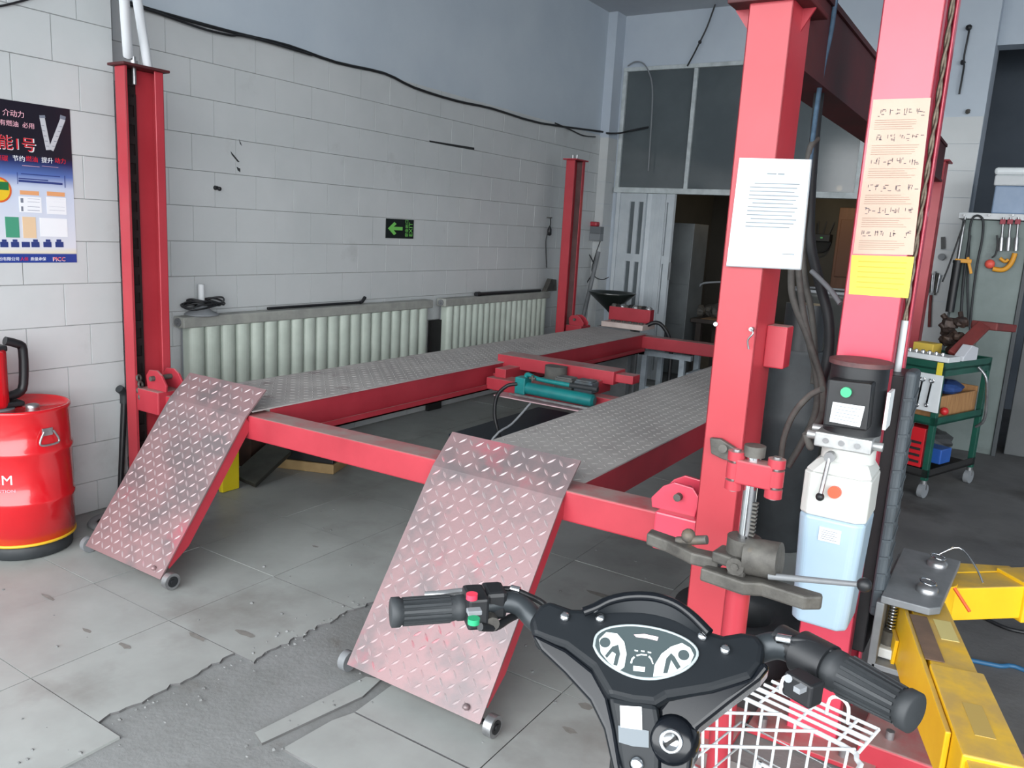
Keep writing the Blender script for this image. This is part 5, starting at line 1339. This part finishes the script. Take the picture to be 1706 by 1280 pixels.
o = cbox(MB(), .02, .15, .20, .34, .184, .28); o.build('blue_box', mat('blue_box', srgb(50, 100, 180), .35, col2=srgb(40, 84, 160), scale=5), bevel=.006, label='bright blue box on the bottom shelf of the trolley', cat='box')
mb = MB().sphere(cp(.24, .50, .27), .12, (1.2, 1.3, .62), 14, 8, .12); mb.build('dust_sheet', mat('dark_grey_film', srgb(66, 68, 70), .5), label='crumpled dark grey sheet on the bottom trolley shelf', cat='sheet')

# ================================================================== TOOL RACK AT THE FAR RIGHT
YR = 7.0
GP = mat('grey_green_panel', srgb(110, 122, 120), .45, .2, col2=srgb(92, 104, 102), scale=2.5, col3=srgb(76, 84, 84), scale3=3, lo3=.6, hi3=.75)
rk = thing('tool_rack', (-.27, YR+.08, 0), 'grey green steel rack with a white top rail, tools hung on it', 'tool rack')
MB().box(-.49, -.06, YR, YR+.02, .0, 1.75).build('back_panel', GP, rk, bevel=.004)
MB().box(-.06, -.03, YR-.02, YR+.40, 0, 1.75).box(-.50, -.48, YR, YR+.40, 0, 1.75).build('side_frame', mat('dark_rack_frame', srgb(56, 62, 66), .5), rk, bevel=.003)
MB().box(-.53, .25, YR-.03, YR+.42, 1.755, 1.80).build('top_rail', WHITEPL, rk, bevel=.004)
for px_ in (1607, 1648, 1688):
    c = at(px_, 359, y=YR-.03); MB().cyl(c, c-Y_*.035, .006, n=8).build('peg', STEEL, rk)
st_ = thing('storage_box', (-.15, YR+.15, 1.80), 'blue storage box with a white lid on top of the tool rack', 'storage box')
b0, b1 = at(1652, 348, y=YR+.02), at(1720, 350, y=YR+.02)
MB().box(b0.x, .12, YR+.0, YR+.32, 1.80, 2.0).build('body', mat('milky_blue_plastic', srgb(140, 160, 186), .4, col2=srgb(124, 146, 174), scale=5), st_, bevel=.01)
MB().box(b0.x-.012, .132, YR-.012, YR+.332, 2.0, 2.075).build('lid', WHITEPL, st_, bevel=.01)
MB().box(b0.x-.02, .08, YR-.02, YR+.30, 2.075, 2.13).build('crumpled_wrap', PAPER, st_, bevel=.02)
# grease gun
p, q = at(1608, 362, y=YR-.05), at(1582, 520, y=YR-.10)
gg_ = thing('grease_gun', q, 'black grease gun with a yellow lever leaning on the tool rack', 'grease gun')
mid = p*.52+q*.48
MB().cyl(mid, q, .030, n=16).cyl(mid, mid+(p-mid)*.06, .034, n=16).build('barrel', BLACK, gg_)
MB().cyl(mid, p, .009, n=10).build('plunger_rod', STEEL, gg_)
c = at(1606, 435, y=YR-.09); yo = mat('amber_plastic', srgb(214, 150, 40), .5)
MB().bar(c-V((.06, 0, 0)), c+V((.05, 0, 0)), .02, .03).bar(c+V((.02, 0, .03)), c+V((.06, 0, -.09)), .014, .02).build('lever', yo, gg_, bevel=.004)
# looped belts and rods
def hung(name, pts, r, label, cat, m=BLACK, d=.04, closed=False): return MB().tube([at(a, b, y=YR-d) for a, b in pts], r, 8, 4, closed).build(name, m, label=label, cat=cat)
hung('drive_belt', [(1614, 545), (1612, 480), (1614, 420), (1616, 380), (1622, 362), (1632, 360), (1638, 370), (1636, 400), (1628, 440), (1620, 500), (1616, 550)], .008, 'long black drive belt looped over the rack rail', 'belt', RUBBER)
hung('drive_belt', [(1600, 545), (1604, 480), (1610, 430), (1616, 392)], .010, 'straight black hose beside the looped belt on the rack', 'hose', RUBBER, .06)
hung('spring_rod', [(1608, 366), (1596, 400), (1580, 445), (1570, 470)], .006, 'thin black rod left of the grease gun', 'rod', BLACK, .10)
# yellow pipe cutter with an orange ball
c = at(1668, 430, y=YR-.04)
pc = thing('pipe_cutter', c, 'yellow pipe cutter with an orange knob hanging on the rack panel', 'pipe cutter')
MB().tube([at(1654, 448, y=YR-.04), at(1668, 450, y=YR-.04), at(1678, 446, y=YR-.04), at(1686, 436, y=YR-.04), at(1691, 422, y=YR-.04)], .018, 8, 3).build('frame', yo, pc)
MB().tube([at(1666, 430, y=YR-.04), at(1674, 436, y=YR-.04), at(1680, 432, y=YR-.04)], .012, 8, 3).build('jaw', yo, pc)
c = at(1649, 440, y=YR-.04); MB().sphere(c, .034).build('knob', mat('coral_knob', srgb(226, 92, 78), .4), pc)
for px_, lab in ((1672, 'left steel tool with a red tag hanging from the rack rail'), (1684, 'middle steel tool with a red tag hanging from the rack rail'), (1697, 'right steel tool with a red tag hanging from the rack rail')):
    p, q = at(px_, 362, y=YR-.05), at(px_-5, 418, y=YR-.05)
    t_ = thing('hanging_clamp', q, lab, 'clamp', 'clamps on the rack rail')
    MB().cyl(p, q, .008, n=8).cyl(q, q+(p-q)*.4, .015, n=10).build('shaft', STEEL, t_)
    MB().box(p.x-.018, p.x+.018, p.y-.01, p.y+.01, p.z-.05, p.z-.015).build('tag', mat('dull_red_tag', srgb(150, 44, 60), .5), t_, bevel=.003)
p, q = at(1661, 392, y=YR-.05), at(1658, 425, y=YR-.05)
MB().tube([p, (p+q)/2+V((.01, 0, 0)), q, q+V((-.02, 0, -.02))], .006, 8).build('wall_hook', BLACK, label='small black hook above the orange knob on the rack', cat='hook')
MB().box(.02, .60, YR+.12, YR+.60, 0, .92).build('steel_cabinet', mat('dark_steel_cabinet', srgb(84, 88, 90), .5, col2=srgb(74, 78, 80), scale=4), bevel=.006, label='dark steel cabinet standing right of the tool rack', cat='cabinet')
# tools hung on the tiled pillar
def pill(px, py): return at(px, py, y=7.76)
t_ = thing('hanging_sensor', pill(1570, 425), 'black sensor hanging from a strap on the tiled pillar', 'sensor')
a, b = pill(1571, 395), pill(1571, 415); MB().bar(a, b, .03, .012, Y_).build('strap', BLACK, t_)
MB().cyl(pill(1569, 428), pill(1569, 428)-Y_*.03, .028, n=14).build('dial', GREYPL, t_)
t_ = thing('wire_stripper_bundle', pill(1552, 470), 'bunch of small steel hand tools hung on the pillar beside the rope', 'hand tools')
for k in range(6):
    a = pill(1546+4*k, 452+3*(k % 3)); b = pill(1545+3*k, 492-4*(k % 2))
    MB().cyl(a, b, .010, .007, n=8).build('tool', (STEEL, IRON, CHROME)[k % 3], t_)
MB().tube([pill(1551, 492), pill(1549, 520), pill(1548, 545)], .012, 8).build('red_handle', DRC, t_)
MB().tube([at(1616, 42, y=7.77), at(1613, 60, y=7.76), at(1606, 95, y=7.77), at(1606, 110, y=7.77), at(1602, 135, y=7.76), at(1598, 157, y=7.77)], .008, 6, 4).sphere(at(1614, 46, y=7.76), .024, nu=8, nv=6, jit=.1).sphere(at(1604, 104, y=7.76), .02, nu=8, nv=6, jit=.2).build('cut_cable', BLACK, label='short cut-off cable dangling on the upper part of the pillar', cat='cable')
MB().sphere(at(1612, 186, y=7.78), .02, nu=8, nv=6, jit=.2).build('wall_plug', IRON, pillar)

# ================================================================== FAR END OF THE LIFT
# drain bowl on a pole
c = at(1020, 487, y=7.12)
ob = thing('oil_drainer', (c.x, 7.12, 0), 'black funnel-shaped drain bowl on a thin pole behind the far runway end', 'oil drainer')
MB().lathe(V((c.x, 7.12, c.z)), [(.02, -.20), (.05, -.17), (.21, -.03), (.235, .0), (.225, .002), (.20, -.03), (.04, -.15), (0, -.155)], 36).build('bowl', mat('dark_green_black', srgb(26, 32, 30), .3, coat=.4), ob)
MB().cyl((c.x, 7.12, .10), (c.x, 7.12, c.z-.17), .016, n=12).build('pole', GREYSTEEL, ob)
MB().cyl((c.x, 7.12, 0), (c.x, 7.12, .40), .14, n=24).build('tank', BLACK, ob, bevel=.02)
# pedestal with tray and red box
pd = thing('wheel_dolly', (-3.03, 6.85, 0), 'dark steel stand carrying a white tray at the far runway end', 'stand')
MB().box(-3.28, -2.95, 6.62, 6.70, 0, .665).box(-3.28, -2.95, 6.80, 6.84, 0, .665).build('side', GREYSTEEL, pd, bevel=.004)
t0, t1 = at(1003, 540, y=6.60), at(1072, 548, y=6.60)
MB().box(t0.x, t1.x, 6.58, 6.86, .668, .715).build('tray', mat('pinkish_white_tray', srgb(206, 190, 184), .6, col2=srgb(186, 170, 164), scale=8), pd, bevel=.004)
r0_, r1_ = at(1016, 520, y=6.78), at(1085, 520, y=6.78)
rbx = thing('red_tool_box', ((r0_.x+r1_.x)/2, 6.8, .715), 'small red box full of dark parts on the white tray', 'tool box')
MB().box(r0_.x, r1_.x, 6.76, 6.85, .717, .84).build('body', RED, rbx, bevel=.004)
for k in range(9):
    MB().sphere((r0_.x+(r1_.x-r0_.x)*(k+.7)/9.5, 6.8, .845), random.uniform(.016, .032), (1.2, 1, .9), 8, 5, .15).build('part', (IRON, DARK, STEEL)[k % 3], rbx)
for k in range(6):
    MB().sphere((t0.x+.08+.055*k, 6.66, .722), .02, (1.3, 1, .5), 8, 5, .15).build('oily_part', IRON, pd)
MB().tube([at(1074, 545, y=6.7), at(1088, 538, y=6.72), at(1100, 540, y=6.74), at(1110, 552, y=6.76), at(1116, 568, y=6.78), at(1118, 590, y=6.8)]+[V((at(1118, 590, y=6.8).x, 6.8, .02))], .018, 8, 4).build('drain_hose', BLACK, label='fat black hose arching over the far cross beam', cat='hose')
# boxes, cables and bar on the corner pilaster
def pil(px, py, y=7.74): return at(px, py, y=y)
jx = thing('junction_box', pil(986, 400), 'grey junction boxes with a red cap on the corner pilaster', 'junction box')
a, b = pil(974, 400), pil(1003, 378)
MB().box(a.x, b.x, 7.70, 7.79, a.z, (a.z+b.z)/2).build('lower_box', GREYPL, jx, bevel=.004)
MB().box(a.x+.03, b.x, 7.71, 7.79, (a.z+b.z)/2, b.z).build('upper_box', mat('mid_grey_box', srgb(104, 108, 112), .5), jx, bevel=.004)
MB().box(a.x-.01, a.x+.05, 7.695, 7.70, a.z+.01, (a.z+b.z)/2-.01).build('label', WHITEPL, jx)
c = pil(985, 373); MB().box(c.x-.10, c.x+.08, 7.71, 7.79, b.z, b.z+.05).build('red_cap', RED, jx, bevel=.015)
MB().tube([pil(972, 412), pil(985, 430), pil(990, 450), pil(976, 475), pil(972, 500), pil(968, 520)], .006, 6, 4).build('tangled_wire', BLACK, label='thin black wire looping left of the leaning bar on the pilaster', cat='wire')
MB().tube([pil(1000, 402), pil(992, 425), pil(986, 450), pil(992, 462), pil(1004, 466), pil(1014, 462)], .005, 6, 4).build('tangled_wire', BLACK, label='thin black wire hanging from the junction boxes to the right', cat='wire')
p, q = pil(997, 420, 7.70), pil(968, 545, 7.45); q.z = max(q.z, .0)
q2 = p+(q-p)*1.0; k_ = p.z/(p.z-q.z); q2 = p+(q-p)*k_
MB().cyl(p, V((q2.x, q2.y, .01)), .022, n=10).build('steel_bar', GREYSTEEL, label='dark steel bar leaning on the corner pilaster behind the far post', cat='bar')
# step stool below the far beam
SG = mat('chipped_blue_grey_paint', srgb(176, 188, 196), .6, col2=srgb(150, 160, 170), scale=10)
so = thing('step_stool', (-2.62, 6.95, 0), 'blue grey steel step stool seen below the far cross beam', 'stool')
MB().box(-2.92, -2.42, 6.78, 6.84, .425, .47).box(-2.92, -2.86, 6.78, 7.2, .425, .47).build('top_frame', SG, so, bevel=.004)
for x, y in ((-2.86, 6.80), (-2.50, 6.80), (-2.86, 7.18), (-2.50, 7.18)):
    MB().box(x-.025, x+.025, y-.025, y+.025, 0, .43).build('leg', SG, so, bevel=.003)
MB().box(-2.48, -2.10, 6.85, 7.15, .28, .31).build('step', SG, so, bevel=.003)
for x in (-2.14,):
    for y in (6.87, 7.13): MB().box(x-.02, x+.02, y-.02, y+.02, 0, .28).build('leg', SG, so, bevel=.003)
MB().box(-2.88, -2.48, 6.79, 6.81, .10, .14).build('rung', SG, so)

# ================================================================== BACK STORE
GL = mat('dull_grey_locker', srgb(104, 110, 112), .5, col2=srgb(92, 97, 100), scale=4)
lx0, lx1 = -3.95, at(1153, 420, y=8.45).x
lk = thing('steel_locker', ((lx0+lx1)/2, 8.7, 0), 'grey steel locker standing just inside the back store', 'locker')
MB().box(lx0, lx1, 8.45, 8.9, 0, at(1140, 372, y=8.45).z).build('body', GL, lk, bevel=.005)
zz = at(1135, 473, y=8.45).z
MB().box(lx0+.01, lx1-.01, 8.440, 8.45, .05, .55).build('lower_door', GL, lk, bevel=.002)
MB().box(lx0+.01, lx1-.01, 8.440, 8.45, .56, zz-.01).build('middle_door', GL, lk, bevel=.002)
MB().box(lx0+.01, lx1-.01, 8.440, 8.45, zz, at(1140, 372, y=8.45).z-.02).build('upper_door', GL, lk, bevel=.002)
wk = thing('workbench', (-2.3, 8.9, 0), 'dark wooden workbench in the unlit back store', 'workbench')
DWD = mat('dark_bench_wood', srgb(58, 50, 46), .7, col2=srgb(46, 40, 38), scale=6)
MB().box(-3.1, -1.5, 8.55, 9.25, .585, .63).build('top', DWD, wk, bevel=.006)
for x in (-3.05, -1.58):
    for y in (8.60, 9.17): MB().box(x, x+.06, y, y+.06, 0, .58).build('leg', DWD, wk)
c0, c1 = at(1167, 535, y=8.6), at(1215, 570, y=8.6)
CB = mat('brown_cardboard', srgb(166, 134, 100), .8, col2=srgb(150, 118, 86), scale=6)
MB().box(c0.x, c0.x+.42, 8.6, 8.9, .633, c0.z).build('cardboard_box', CB, bevel=.004, label='brown cardboard box on the workbench beside the near right post', cat='carton')
def heap(name, c, r, m, label, cat):
    mb = MB()
    for k in range(6):
        p = V(c)+V((random.uniform(-r, r), random.uniform(-.15, .15), random.uniform(0, r*.5))); rr = r*random.uniform(.3, .5)
        mb.sphere(V((p.x, p.y, max(p.z, c[2]+rr*.8))), rr, (1, 1, .9), 9, 6, .15)
    return mb.build(name, m, label=label, cat=cat)
c = at(1190, 490, y=9.0); heap('engine_block', (c.x, 9.0, .632), .20, IRON, 'dark engine block on the workbench seen past the locker', 'engine part')
MB().tube([at(1165, 477, y=8.8), at(1172, 472, y=8.8), at(1195, 470, y=8.8), at(1215, 470, y=8.8)], .012, 8).build('wall_rail', GREYPL, label='thin pale bent rod above the engine block', cat='rod')
d3 = struct(MB().box(at(1392, 400, y=11.4).x, at(1450, 400, y=11.4).x, 11.42, 11.5, 0, 2.0).build('door_2', mat('brown_wood_door', srgb(120, 84, 66), .6, col2=srgb(104, 72, 56), scale=3, stretch=(6, 1, .6)), bevel=.006))
dx = at(1410, 400, y=11.4).x
MB().box(dx-.10, dx+.12, 11.405, 11.42, 1.1, 1.85).box(dx-.10, dx+.12, 11.405, 11.42, .2, .95).build('panel', mat('brown_wood_panel', srgb(108, 74, 58), .6), d3, bevel=.01)
c = at(1364, 396, y=11.3)
rt = thing('wifi_router', c, 'small black router with antennas on the store wall', 'router')
MB().box(c.x-.14, c.x+.14, 11.30, 11.48, c.z-.05, c.z+.05).build('body', BLACK, rt, bevel=.008)
for k in range(4): MB().bar(V((c.x-.11+.07*k, 11.42, c.z+.05)), V((c.x-.15+.1*k, 11.42, c.z+.22)), .016, .01).build('antenna', BLACK, rt)
MB().box(c.x+.02, c.x+.05, 11.296, 11.30, c.z-.01, c.z+.01).build('lamp', mat('green_led', srgb(90, 200, 120), .4), rt)
mb = MB(); c = at(1364, 410, y=11.42)
MB().tube([V((c.x-.15, 11.42, c.z)), V((c.x-.05, 11.42, c.z-.08)), V((c.x+.1, 11.42, c.z-.05)), V((c.x+.15, 11.42, c.z+.08))], .010, 6).build('router_cable', BLACK, label='black cable loop under the router on the store wall', cat='cable')
# a warm bulb burning in the back store
bl_ = thing('pendant_bulb', (-2.15, 10.7, 2.2), 'bare warm bulb hanging in the back store', 'lamp')
bm_ = bpy.data.materials.new('bulb_glow'); bm_.use_nodes = True
b_ = bm_.node_tree.nodes['Principled BSDF']; b_.inputs['Emission Color'].default_value = (1, .78, .45, 1); b_.inputs['Emission Strength'].default_value = 6
MB().sphere((-2.15, 10.7, 2.2), .035).build('bulb', bm_, bl_)
MB().cyl((-2.15, 10.7, 2.235), (-2.15, 10.7, 2.29), .02, n=12).cyl((-2.15, 10.7, 2.29), (-2.15, 10.7, ZC), .004, n=6).build('flex', BLACK, bl_)
ld = bpy.data.lights.new('bulb_light', 'POINT'); ld.energy = 3.5; ld.color = (1, .8, .5); ld.shadow_soft_size = .05
lo_ = bpy.data.objects.new('bulb_light', ld); COL.objects.link(lo_); lo_.location = (-2.15, 10.62, 2.12)

# ================================================================== LOOSE CABLES
MB().tube([at(1197, -6, y=7.9), at(1190, 12, y=7.9), at(1178, 45, y=7.9), at(1165, 72, y=7.9), at(1155, 92, y=7.92), at(1145, 110, y=7.94)], .008, 6, 4).sphere(at(1166, 70, y=7.9), .018, nu=8, nv=6).build('hanging_wire', BLACK, label='black wire slanting down from the ceiling in front of the window', cat='wire')
MB().tube([at(1046, 110, y=7.95), at(1058, 103, y=7.94), at(1072, 106, y=7.93), at(1083, 125, y=7.93), at(1087, 150, y=7.93), at(1086, 190, y=7.93), at(1083, 240, y=7.93), at(1080, 285, y=7.93)], .007, 6, 4).build('hanging_wire', GREYPL, label='pale grey wire arching down over the leftmost window pane', cat='wire')
MB().tube([at(1588, 1094, z=.008), at(1625, 1102, z=.008), at(1665, 1110, z=.008), at(1715, 1120, z=.008), V((.6, 3.1, .008))], .009, 8, 4).build('floor_cable', mat('blue_cable', srgb(40, 92, 130), .5), label='blue air hose lying on the dark floor behind the yellow arm', cat='hose')
MB().tube([at(1640, 1030, z=.008), at(1680, 1048, z=.008), at(1730, 1058, z=.008)], .008, 8, 4).build('floor_cable', BLACK, label='black cable on the dark floor below the far yellow arm', cat='cable')

# fine print too small to pick apart
for o in bpy.data.objects:
    if o.name.split('.')[0] in ('printed_text', 'printed_drawings', 'small_print', 'printed_bottle_marks', 'printed_cars', 'print_rule', 'rack_teeth', 'lock_ladder'): o['kind'] = 'stuff'
